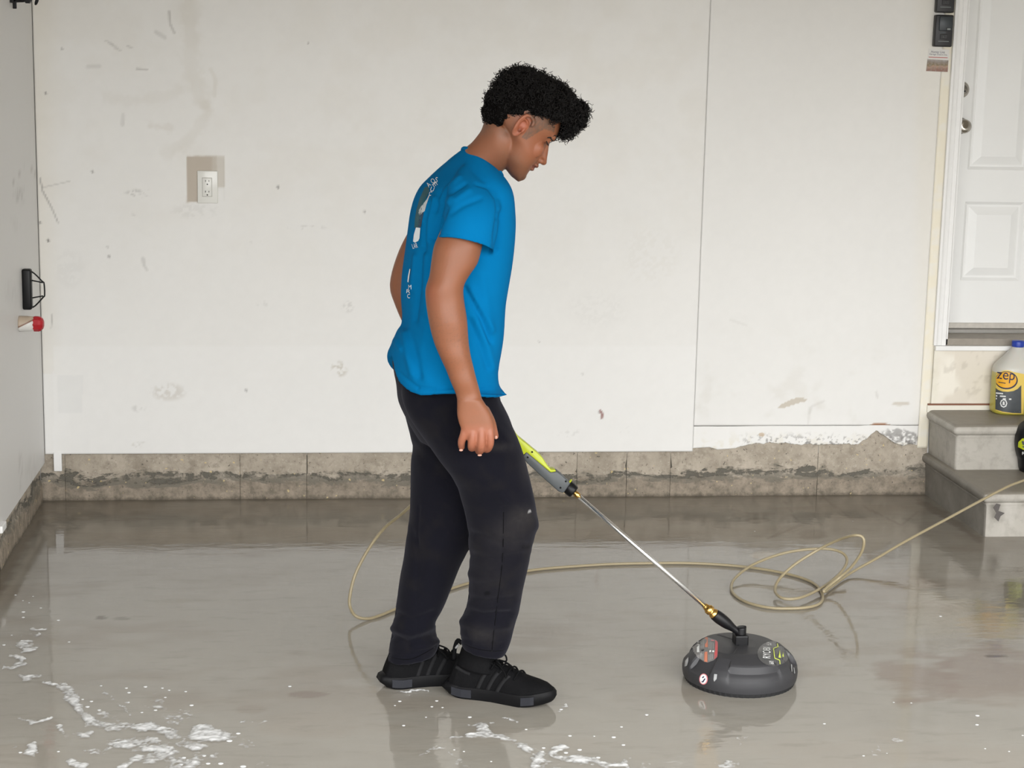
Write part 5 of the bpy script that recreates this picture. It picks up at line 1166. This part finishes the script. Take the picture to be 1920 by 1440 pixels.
for yc in (0, 20):
    for sx_, hh in ((-.0063, .0034), (.0063, .0028)):
        q = Yp(388.8, 339+yc, YM); o = box('slot', (q[0]+sx_-.0011, YM-.0089, q[2]-hh), (q[0]+sx_+.0011, YM-.008, q[2]+hh), m_slot); o.parent = rc
    q = Yp(389, 345.2+yc, YM); o = lathe('ground_hole', [(0, 0), (.0024, 0), (.0024, .001), (0, .001)], m_slot, None, 14, axisM((q[0], YM-.0081, q[2]), (0, -1, 0))); o.parent = rc
for o in [c for c in bpy.data.objects if c.parent == rc]: o.matrix_parent_inverse = Matrix.Identity(4)
# ------------------------------------------------------------------ opener buttons and flyer by the door
m_dk = plain('black_console', (.013, .013, .015), .4); m_dk2 = plain('slate_button', (.030, .038, .045), .35); m_dk3 = plain('pale_button_print', (.20, .22, .22), .5)
def opener(cx, cyp, label, hh=29.0):
    c = Yp(cx, cyp, YR); s = 1/490.; r = empty('opener_console', (c[0], YR, c[2])); tag(r, label, 'wall control', 'garage opener consoles')
    w, h = 17*s, hh*s; y0 = -.034
    keep(box('case', (c[0]-w, y0, c[2]-h), (c[0]+w, YR+.001, c[2]+h), m_dk, None, .005, 3, True), r)
    keep(box('push_bar', (c[0]-w*.62, y0-.005, c[2]+h*.0), (c[0]+w*.86, y0+.004, c[2]+h*.90), m_dk2, None, .003, 2, True), r)
    lb = keep(box('light_button', (c[0]+w*.18, y0-.0065, c[2]+h*.02), (c[0]+w*.72, y0, c[2]+h*.20), m_dk, None, .001), r)
    o = box('button_mark', (c[0]+w*.26, y0-.0070, c[2]+h*.05), (c[0]+w*.62, y0-.006, c[2]+h*.17), m_dk3); o.parent = lb
    lk = keep(box('lock_button', (c[0]-w*.42, y0-.004, c[2]-h*.52), (c[0]+w*.38, y0+.002, c[2]-h*.22), m_dk, None, .0015), r)
    o = lathe('button_mark', [(0, 0), (.0035, 0), (0, .0008)], m_dk3, None, 10, axisM((c[0]-.001, y0-.0040, c[2]-h*.37), (0, -1, 0))); o.parent = lk
    keep(box('print_line', (c[0]-w*.60, y0-.0008, c[2]-h*.68), (c[0]+w*.6, y0+.002, c[2]-h*.64), m_dk3), r)
    keep(box('print_line', (c[0]-w*.40, y0-.0008, c[2]-h*.16), (c[0]+w*.2, y0+.002, c[2]-h*.06), m_dk2), r)
opener(1765.5, 58, 'whole black garage opener console just above the small flyer')
opener(1769.5, -6, 'black garage opener console cut off by the top edge of the picture')
f0 = Yp(1758, 113, YR); flyer = empty('flyer', (f0[0], YR, f0[2])); tag(flyer, 'small printed garage door flyer stuck to the wall below the black console', 'flyer')
def quad_px(name, poly, m, y, root): 
    o = mesh(name, [Yp(a, b, y) for a, b in poly], [tuple(range(len(poly)))], m, None, False); return keep(o, root)
keep(prism('paper', [Yp(a, b, YR-.0008) for a, b in [(1741, 91), (1780, 93), (1777.5, 135.5), (1736, 133.5)]], (0, 1, 0), .0006, plain('flyer_paper', (.74, .73, .70), .6), None), flyer)
yq = YR-.0018
def photo_mat():
    t = NT('flyer_photo'); n1 = t.noise(55, 2); n2 = t.noise(120, 3)
    o = t.obj(); sx = t.n('ShaderNodeSeparateXYZ'); t.l(o, sx.inputs[0]); zb = Yp(1757, 122, yq)[2]
    k = t.ramp(t.math('ADD', t.math('MULTIPLY', t.math('SUBTRACT', sx.outputs[2], zb-.024), 20), t.math('MULTIPLY', t.math('SUBTRACT', n1, .5), .5)), [(.15, (.26, .13, .095)), (.35, (.42, .27, .19)), (.50, (.20, .165, .08)), (.68, (.23, .19, .15)), (.9, (.36, .34, .32))])
    t.set(col=t.mix(t.ramp(n2, [(.45, 0), (.7, 1)]), k, (.30, .24, .20)), rough=.4); return t.m
quad_px('flyer_picture', [(1739, 111), (1778.5, 113), (1776.8, 135), (1736.5, 133.2)], photo_mat(), yq, flyer)
quad_px('flyer_rule', [(1741.3, 106.4), (1776.8, 107.8), (1776.7, 109.2), (1741.2, 107.9)], plain('flyer_red', (.50, .14, .13), .5), yq, flyer)
def wall_text(name, s, cx, cyp, wpx, hpx, slope, m, y, root):
    V, Fc = text_poly(s); e = V.max(0)-V.min(0); V = V/e*[wpx, hpx]
    keep(mesh(name, [Yp(cx+a+b*.12, cyp+a*slope-b, y) for a, b in V], Fc, m, None, False), root)
m_ftxt = plain('flyer_ink', (.06, .06, .13), .5)
wall_text('flyer_lettering', 'Hunter Link', 1759, 97.5, 26, 4.2, .05, m_ftxt, yq, flyer); wall_text('flyer_lettering', 'Garage Doors Inc.', 1759.5, 102.5, 34, 4.2, .05, m_ftxt, yq, flyer)

# ------------------------------------------------------------------ left wall: guard, fitting, hanger
q = Xp(43, 541, XL); yS = q[1]; zc = q[2]; zt, zb = Xp(43, 503, XL)[2], Xp(43, 581, XL)[2]
guard = empty('wire_guard', (XL, yS, zc)); tag(guard, 'black block with a wire guard on the left wall, above the red capped fitting', 'guard')
gbk = keep(box('guard_block', (XL-.001, yS-.020, zb), (XL+.031, yS+.016, zt), m_blk, None, .007, 3, True), guard)
gx1, gx2 = XL+.028, XL+.072; rz = .0026
def zz(px_y): return Xp(43, px_y, XL)[2]
outer = [(gx1-.006, yS, zz(506)), (gx1+.012, yS, zz(512)), (gx2-.006, yS, zz(527)), (gx2, yS, zz(531)), (gx2+.001, yS, zz(553)), (gx2-.005, yS, zz(558)), (gx1+.012, yS, zz(574)), (gx1-.006, yS, zz(579))]
keep(tube('guard_wire', np.array(outer), rz, m_blk, None, 8, 3), guard)
keep(tube('guard_wire', np.array([(gx1-.004, yS, zz(524.5)), (gx2-.004, yS, zz(529.5))]), rz*.9, m_blk, None, 8), guard); keep(tube('guard_wire', np.array([(gx1-.004, yS, zz(559.5)), (gx2-.004, yS, zz(555))]), rz*.9, m_blk, None, 8), guard)
q = Xp(36, 607, XL); ft = empty('capped_fitting', (XL, q[1], q[2])); tag(ft, 'white and beige round fitting with a red cap sticking out of the left wall', 'fitting')
Mx = axisM((XL, q[1], q[2]), (1, 0, 0))
t = NT('white_beige_plastic'); sx = t.n('ShaderNodeSeparateXYZ'); t.l(t.obj(), sx.inputs[0]); 
kk = t.math('ADD', t.math('SUBTRACT', sx.outputs[2], float(q[2])), t.math('MULTIPLY', t.math('SUBTRACT', sx.outputs[0], XL+.022), -.5))
t.set(col=t.ramp(t.math('ADD', t.math('MULTIPLY', kk, 10), .5), [(.49, (.70, .69, .66)), (.505, (.25, .14, .10)), (.54, (.25, .14, .10)), (.56, (.48, .39, .30))]), rough=.4)
keep(lathe('fitting_body', [(0, 0), (.0275, 0), (.0275, .004), (.0265, .030), (.025, .052), (0, .052)], t.m, None, 28, Mx), ft)
rc_ = keep(lathe('red_cap', [(0, .048), (.0255, .048), (.0270, .052), (.0270, .066), (.0235, .074), (.018, .080), (.010, .083), (0, .083)], plain('red_plastic', (.42, .012, .02), .35, var=.1), None, 10, Mx, False), ft)
q = Xp(20, 3, XL); hk = empty('wall_hanger', (XL, q[1], q[2])); tag(hk, 'black metal hanger at the top left corner of the picture', 'hanger')
hy, hz = q[1], q[2]; s = 1/495.
keep(box('hanger_plate', (XL-.001, hy-.02, hz-.004), (XL+.012, hy+.02, hz+.06), m_blk, None, .002), hk)
keep(tube('hanger_bar', np.array([(XL+.004, hy, hz+.002), (XL+.04, hy, hz+.003), (XL+.075, hy, hz+.012)]), .0045, m_blk, None, 8, 2), hk)
keep(box('hanger_tab', (XL+.006, hy-.004, hz-.023), (XL+.019, hy+.004, hz+.004), m_blk, None, .002), hk)
keep(lathe('hanger_nut', [(0, -.012), (.0125, -.012), (.0135, 0), (.0125, .012), (0, .012)], m_blk, None, 6, axisM((XL+.056, hy, hz+.007), (0, -1, 0)), False), hk)
keep(tube('hanger_claw', np.array([(XL+.070, hy, hz+.030), (XL+.086, hy, hz+.014), (XL+.082, hy, hz-.004), (XL+.078, hy, hz-.008)]), [.006, .006, .005, .002], m_blk, None, 8, 4), hk)

# ------------------------------------------------------------------ jug on the upper step
jf = Gp(1905, 779, z_up); jc = np.array([Gp(1911, 779, z_up)[0], jf[1]+.062, z_up]); jug = empty('detergent_jug', tuple(jc)); tag(jug, 'plastic jug of yellow cleaner with a blue cap on the upper concrete step', 'jug')
t = NT('milky_jug_plastic'); sx = t.n('ShaderNodeSeparateXYZ'); t.l(t.obj(), sx.inputs[0])
t.set(col=t.ramp(t.math('MULTIPLY', t.math('SUBTRACT', sx.outputs[2], z_up), 3.4), [(.0, (.46, .40, .055)), (.50, (.50, .45, .10)), (.545, (.52, .48, .16)), (.56, (.60, .585, .53)), (1, (.62, .61, .57))]), rough=.3, sss=.12); m_jug = t.m
def jr(z, w, d, cx=0.0, ex=2.9, n=48):
    th = np.linspace(0, 2*PI, n, endpoint=False); ct, st = np.cos(th), np.sin(th)
    return np.column_stack([jc[0]+cx+np.sign(ct)*np.abs(ct)**(2/ex)*w, jc[1]+np.sign(st)*np.abs(st)**(2/ex)*d, np.full(n, z_up+z)])
W_ = .0895
jrs = [jr(0, W_-.010, .056), jr(.004, W_-.003, .062), jr(.014, W_, .065), jr(.06, W_, .065), jr(.11, W_, .065), jr(.165, W_, .065), jr(.183, W_-.003, .063), jr(.200, W_-.016, .056), jr(.220, W_-.035, .046, 0, 2.6), jr(.240, W_-.052, .035, 0, 2.3), jr(.254, .026, .026, 0, 2), jr(.262, .0215, .0215, 0, 2), jr(.270, .0215, .0215, 0, 2)]
jv, jF = loft(smooth_rings(jrs, 3)); jb = mesh('jug_body', jv, jF, m_jug, None, True); fix_normals(jb); keep(jb, jug)
keep(lathe('cap', [(0, 0), (.0235, 0), (.0240, .003), (.0240, .020), (.0225, .0235), (0, .024)], plain('blue_cap', (.012, .045, .36), .4), None, 36, axisM((jc[0], jc[1], z_up+.262), (0, 0, 1))), jug)
keep(tube('handle', np.array([(jc[0]+.020, jc[1], z_up+.246), (jc[0]+.052, jc[1]-.006, z_up+.238), (jc[0]+.072, jc[1]-.004, z_up+.205), (jc[0]+.074, jc[1], z_up+.17)]), [.011, .012, .013, .016], m_jug, None, 14, 5), jug)
jbv = BVHTree.FromPolygons([tuple(v) for v in jv], jF)
m_yel = plain('label_yellow', (.74, .54, .11), .45, var=.04); m_org = plain('label_orange', (.80, .40, .015), .45); m_char2 = plain('label_charcoal', (.060, .068, .075), .45, var=.2, vscale=50)
jl = decal('jug_label', [(1868, 698), (1880, 697), (1900, 697.5), (1919, 701), (1922, 704), (1920, 740), (1918, 776), (1900, 776), (1880, 773.5), (1867, 769), (1867.5, 735)], jbv, m_yel, jug, None, 7, .0010)
def jd(poly, m, lift=.0014, cuts=2): return decal('label_print', poly, jbv, m, jug, jl, cuts, lift)
jd([(1867.5, 727), (1872, 731), (1880, 734), (1890, 734.5), (1900, 733), (1908, 729), (1914.5, 722), (1914.5, 774.5), (1898, 774), (1880, 771.5), (1867, 767.5)], m_char2, .0020, 6)
jd([p for p in oval(1888, 714, 21, 20, 30) if p[0] > 1868.2], m_yel, .0024, 5); jd([p for p in oval(1887.5, 713, 20.3, 16.8, 30) if p[0] > 1868.2], m_navy, .0030, 5); jd([p for p in oval(1886.8, 712.2, 18.6, 14.8, 30) if p[0] > 1868.2], m_org, .0036, 5)
decal_text('label_print', 'zep', 1886.2, 708, (31, 3), (2.0, -19), jbv, m_navy, jug, jl, .0052); jd([(1873.5, 715.5), (1885.5, 717.5), (1885.5, 719), (1873.5, 717)], m_navy, .0050, 1)
for k, (a, b) in enumerate(((1868.5, 1881), (1868.5, 1886), (1868.5, 1896))): jd([(a, 735.2+5.2*k+.3), (b, 736.0+5.2*k+.6), (b, 738.6+5.2*k+.6), (a, 737.8+5.2*k+.3)], m_lblw, .0030, 1)
jd(oval(1882, 756, 6.6, 8.2, 8), m_lblw, .0030, 2); jd(oval(1882, 756, 4.6, 6, 8), m_char2, .0036, 2); jd([(1880.6, 752.5), (1883.4, 752.5), (1884, 759), (1880, 759)], m_lblw, .0042, 1); jd([(1878.5, 766), (1885, 766.6), (1885, 769.6), (1878.5, 769)], m_lblw, .0016, 1)
jd([(1905, 730), (1911, 729), (1911, 734), (1905, 735)], m_lblw, .0016, 1)
for x, a, b in ((1906.5, 738, 766), (1899, 742, 760)): jd([(x, a), (x+1.2, a), (x+1.2, b), (x, b)], m_lbl2, .0016, 1)
for y in (752, 757, 762, 768): jd([(1889, y), (1897, y+.5), (1897, y+1.8), (1889, y+1.3)], m_lbl2, .0016, 1)
decal_text('label_print', '3.78 L', 1907.5, 770.5, (11, .8), (0, -3), jbv, m_lblw, jug, jl, .0018)

# ------------------------------------------------------------------ black machine at the right edge, on the lower step
bf = Gp(1922, 890, z_low); bc = np.array([Yp(1953, 890, bf[1])[0], bf[1]+.055, z_low]); mach = empty('pressure_washer', tuple(bc)); tag(mach, 'black machine with a lime badge at the right edge on the lower step', 'machine')
def br(z, w, d, n=44, ex=2.5):
    th = np.linspace(0, 2*PI, n, endpoint=False); ct, st = np.cos(th), np.sin(th)
    return np.column_stack([bc[0]+np.sign(ct)*np.abs(ct)**(2/ex)*w, bc[1]+np.sign(st)*np.abs(st)**(2/ex)*d, np.full(n, z_low+z)])
k = 1/525.; rows = [(0, 31), (8, 34), (25, 37), (32, 40), (45, 44), (60, 46), (75, 45.5), (88, 42), (97, 34), (104, 24), (108, 10)]
bv, bF = loft(smooth_rings([br(a*k, b*k, min(.055, b*k*.85)) for a, b in rows], 3)); bo = mesh('machine_body', bv, bF, m_blk, None, True); fix_normals(bo); keep(bo, mach)
bbv = BVHTree.FromPolygons([tuple(v) for v in bv], bF)
badge = decal('lime_badge', [(1910, 829), (1917, 822), (1930, 821), (1938, 828), (1936, 841), (1926, 846), (1917, 842), (1909.5, 838)], bbv, m_lime, mach, None, 3, .002)
decal('badge_mark', [(1916, 828), (1919, 826), (1922, 831), (1930, 832), (1930, 835), (1918, 834)], bbv, m_char2, mach, badge, 1, .003); decal('badge_mark', [(1917, 836), (1930, 837), (1930, 839.5), (1918.5, 839)], bbv, m_char2, mach, badge, 1, .003)
decal_text('machine_lettering', 'RYOBI', 1931, 850, (28, .8), (0, -5.5), bbv, m_lblw, mach, None, .002)
keep(tube('machine_handle', np.array([(bc[0]-.02, bc[1], z_low+.19), (bc[0]-.01, bc[1], z_low+.235), (bc[0]+.05, bc[1], z_low+.245), (bc[0]+.07, bc[1], z_low+.19)]), .011, m_blk, None, 12, 5), mach)

# ------------------------------------------------------------------ soap foam and bubbles lying on the water, glints at the soles drawn in
strokes = [([(124, 1292), (142, 1321), (150, 1339), (168, 1355), (204, 1364), (255, 1364), (288, 1364), (317, 1379), (350, 1383), (386, 1379), (412, 1383)], 11, 1.0), ([(190, 1339), (219, 1352), (248, 1359)], 9, .9), ([(365, 1372), (395, 1370), (420, 1384)], 15, 1), ([(226, 1397), (277, 1394), (310, 1401), (314, 1423), (322, 1442)], 18, .95), ([(340, 1400), (380, 1397)], 12, .8), ([(252, 1424), (226, 1438)], 9, .8),
           ([(165, 1412), (204, 1408)], 9, .7), ([(138, 1430), (152, 1436)], 12, .9), ([(60, 1400), (65, 1412), (55, 1414)], 9, .9), ([(33, 1352), (60, 1356), (98, 1350)], 5, .8), ([(109, 1366), (118, 1376), (128, 1383), (160, 1378)], 7, .85), ([(5, 1405), (25, 1404)], 4, .6), ([(0, 1251), (22, 1255), (42, 1246)], 8, 1), ([(25, 1232), (40, 1238), (45, 1247)], 7, .9), ([(0, 1228), (22, 1230)], 7, .8), ([(30, 1210), (45, 1207), (60, 1200)], 7, .9), ([(45, 1217), (58, 1216)], 8, 1), ([(51, 1180), (84, 1179)], 4, .8), ([(40, 1192), (75, 1190)], 3, .7), ([(45, 1273), (74, 1270)], 6, .9), ([(84, 1280), (122, 1291)], 4, .8),
           ([(40, 1150), (48, 1150)], 4, .8), ([(0, 1215), (16, 1212)], 6, .8), ([(70, 1141), (86, 1140)], 3, .7), ([(195, 1300), (215, 1312), (250, 1345)], 5, .55), ([(290, 1320), (310, 1340), (345, 1345)], 20, .35), ([(430, 1380), (470, 1400), (490, 1430)], 14, .45), ([(380, 1425), (420, 1436)], 18, .4), ([(285, 1425), (350, 1438)], 22, .6),
           ([(852, 1386), (877, 1381), (910, 1377), (943, 1384), (965, 1395), (983, 1403), (997, 1414), (1008, 1438)], 8, .85), ([(910, 1362), (914, 1375)], 9, .7), ([(793, 1411), (819, 1403), (837, 1408), (852, 1424), (884, 1437)], 6, .75), ([(1045, 1402), (1040, 1416), (1059, 1421), (1092, 1428), (1129, 1435), (1170, 1436)], 9, .9), ([(1006, 1410), (1015, 1430), (1040, 1440)], 12, .7), ([(1172, 1426), (1190, 1420), (1210, 1428)], 12, .4), ([(852, 1352), (877, 1358), (928, 1356)], 3.5, .5), ([(964, 1352), (975, 1356)], 4, .7),
           ([(1380, 1388), (1385, 1400), (1392, 1385)], 4, .6), ([(1350, 1436), (1375, 1432)], 8, .5), ([(450, 1350), (480, 1355), (512, 1352)], 4, .6), ([(1055, 1325), (1048, 1337)], 4, .8), ([(1405, 1304.5), (1418, 1304)], 2.6, .9), ([(1466, 1294), (1476, 1290)], 2.6, .9), ([(1452, 1298), (1458, 1296)], 1.8, .8), ([(738, 1300.5), (800, 1293.5)], 1.6, .9), ([(945, 1347), (960, 1350)], 2, .8), ([(1640, 1412), (1690, 1390)], 8, .3)]  # strokes along the shoe soles are waterline glints drawn as foam
fx, fy = np.arange(-.86, 1.75, .0026), np.arange(-2.74, -1.0, .0034)
FX, FY = np.meshgrid(fx, fy); FV = np.column_stack([FX.ravel(), FY.ravel(), np.zeros(FX.size)]); FP = project(FV)
sel = np.where((FP[:, 0] > -20) & (FP[:, 0] < 1720) & (FP[:, 1] > 1120) & (FP[:, 1] < 1460))[0]
den = np.zeros(len(FV)); Q = FP[sel]*[1, 1.7]; nz1 = fbm(FV[sel][:, :2], 28, 301, 4); nz2 = fbm(FV[sel][:, :2], 120, 302, 3); dd = np.zeros(len(sel)); Qw = Q+np.column_stack([fbm(FV[sel][:, :2], 22, 311, 4)-.5, fbm(FV[sel][:, :2], 22, 321, 4)-.5])*[34, 26]
for pts, w, k_ in strokes:
    pts2 = np.array(pts, float)*[1, 1.7]; lo, hi = pts2.min(0)-3*w, pts2.max(0)+3*w; m_ = np.where(((Q > lo) & (Q < hi)).all(1))[0]
    if len(m_): dd[m_] = np.maximum(dd[m_], k_*np.clip(1.5-seg_dist(Qw[m_], pts2)/w, 0, 1))
den[sel] = np.where(dd > 0, dd+(nz1-.5)*1.7+(nz2-.5)*1.1-.26, 0)
G_ = den.reshape(FX.shape); cm = np.maximum.reduce([G_[:-1, :-1], G_[1:, :-1], G_[:-1, 1:], G_[1:, 1:]]) > .16
ii, jj = np.where(cm); nxf = len(fx); quads = np.column_stack([ii*nxf+jj, ii*nxf+jj+1, (ii+1)*nxf+jj+1, (ii+1)*nxf+jj])
used, inv = np.unique(quads, return_inverse=True); Vf = FV[used].copy(); dn = den[used]; Vf[:, 2] = .0012+.0045*np.clip(dn, 0, 1.2)
t = NT('soap_foam'); at = t.attr(); t.set(col=(.74, .75, .75), rough=.55, spec=.3, alpha=t.ramp(at, [(.14, 0), (.45, .42), (1.0, .88)])); m_foam = t.m
# bubbles
bub = [(600+x/2.743, 1100+y/2.743, r) for x, y, r in [(410, 590, 5), (600, 588, 4.5), (575, 618, 4), (630, 622, 3.5), (770, 672, 5.5), (430, 715, 4.5), (1240, 632, 5), (1680, 660, 5), (1550, 722, 4), (1285, 768, 5), (1410, 770, 3), (1510, 775, 6), (1560, 815, 5), (1335, 840, 6), (1430, 880, 6), (1060, 735, 4), (740, 848, 3), (690, 840, 3), (880, 900, 3), (1150, 830, 5), (385, 612, 3), (545, 672, 3), (1265, 855, 6)]]
bub += [(1220+x/2.743, 940+y/2.743, r) for x, y, r in [(893, 1145, 4), (1680, 1103, 6), (1678, 1150, 5), (1490, 592, 5), (1250, 1035, 3), (1340, 1038, 3), (1095, 1310, 3.5), (1040, 103, 2), (1720, 1273, 3), (1843, 1287, 3), (1913, 1205, 3), (535, 155, 2.5), (1215, 1297, 2)]]
bub += [(x/2.743, 1000+y/2.743, r) for x, y, r in [(650, 797, 4.5), (748, 790, 5.5), (663, 820, 5), (470, 865, 5), (660, 870, 4), (835, 797, 4), (870, 808, 4), (955, 815, 4), (850, 845, 4), (800, 910, 5), (985, 885, 6), (730, 922, 4), (860, 952, 3.5), (1225, 1030, 6), (1180, 1068, 8), (1490, 788, 5), (1090, 1143, 5), (1135, 1185, 7), (1250, 1200, 8), (300, 448, 5), (355, 560, 4), (520, 785, 4), (450, 893, 6), (510, 910, 5), (80, 318, 4), (120, 405, 6), (120, 433, 5), (118, 347, 3), (150, 358, 3), (20, 575, 5), (60, 525, 3), (300, 1123, 4), (105, 1128, 5), (945, 1155, 6), (1005, 1155, 5), (1070, 1185, 6), (930, 1190, 6), (1050, 1145, 5), (375, 850, 5), (385, 830, 4), (425, 855, 4), (365, 815, 5), (210, 385, 4), (170, 325, 3)]]
VB, FB, kb = [Vf], [tuple(q) for q in inv.reshape(-1, 4)], len(Vf); tint = [dn]
for x, y, r in bub:
    c = Gp(x, y, .0); s_ = r/780.*.62
    v, f = ellipsoid(c+np.array([0, 0, .0006]), np.array([[s_*1.25, 0, 0], [0, s_*1.0, 0], [0, 0, s_*.35]]), 10, 6); VB.append(v); FB += [tuple(a+kb for a in g) for g in f]; kb += len(v); tint.append(np.full(len(v), .9))
foam = mesh('soap_foam', np.concatenate(VB), FB, m_foam, None, True); tn = np.concatenate(tint); set_tint(foam.data, np.column_stack([tn, tn, tn]))
tag(foam, 'white soap suds and bubbles, with painted waterline glints, on the wet floor', 'foam', kind='stuff')
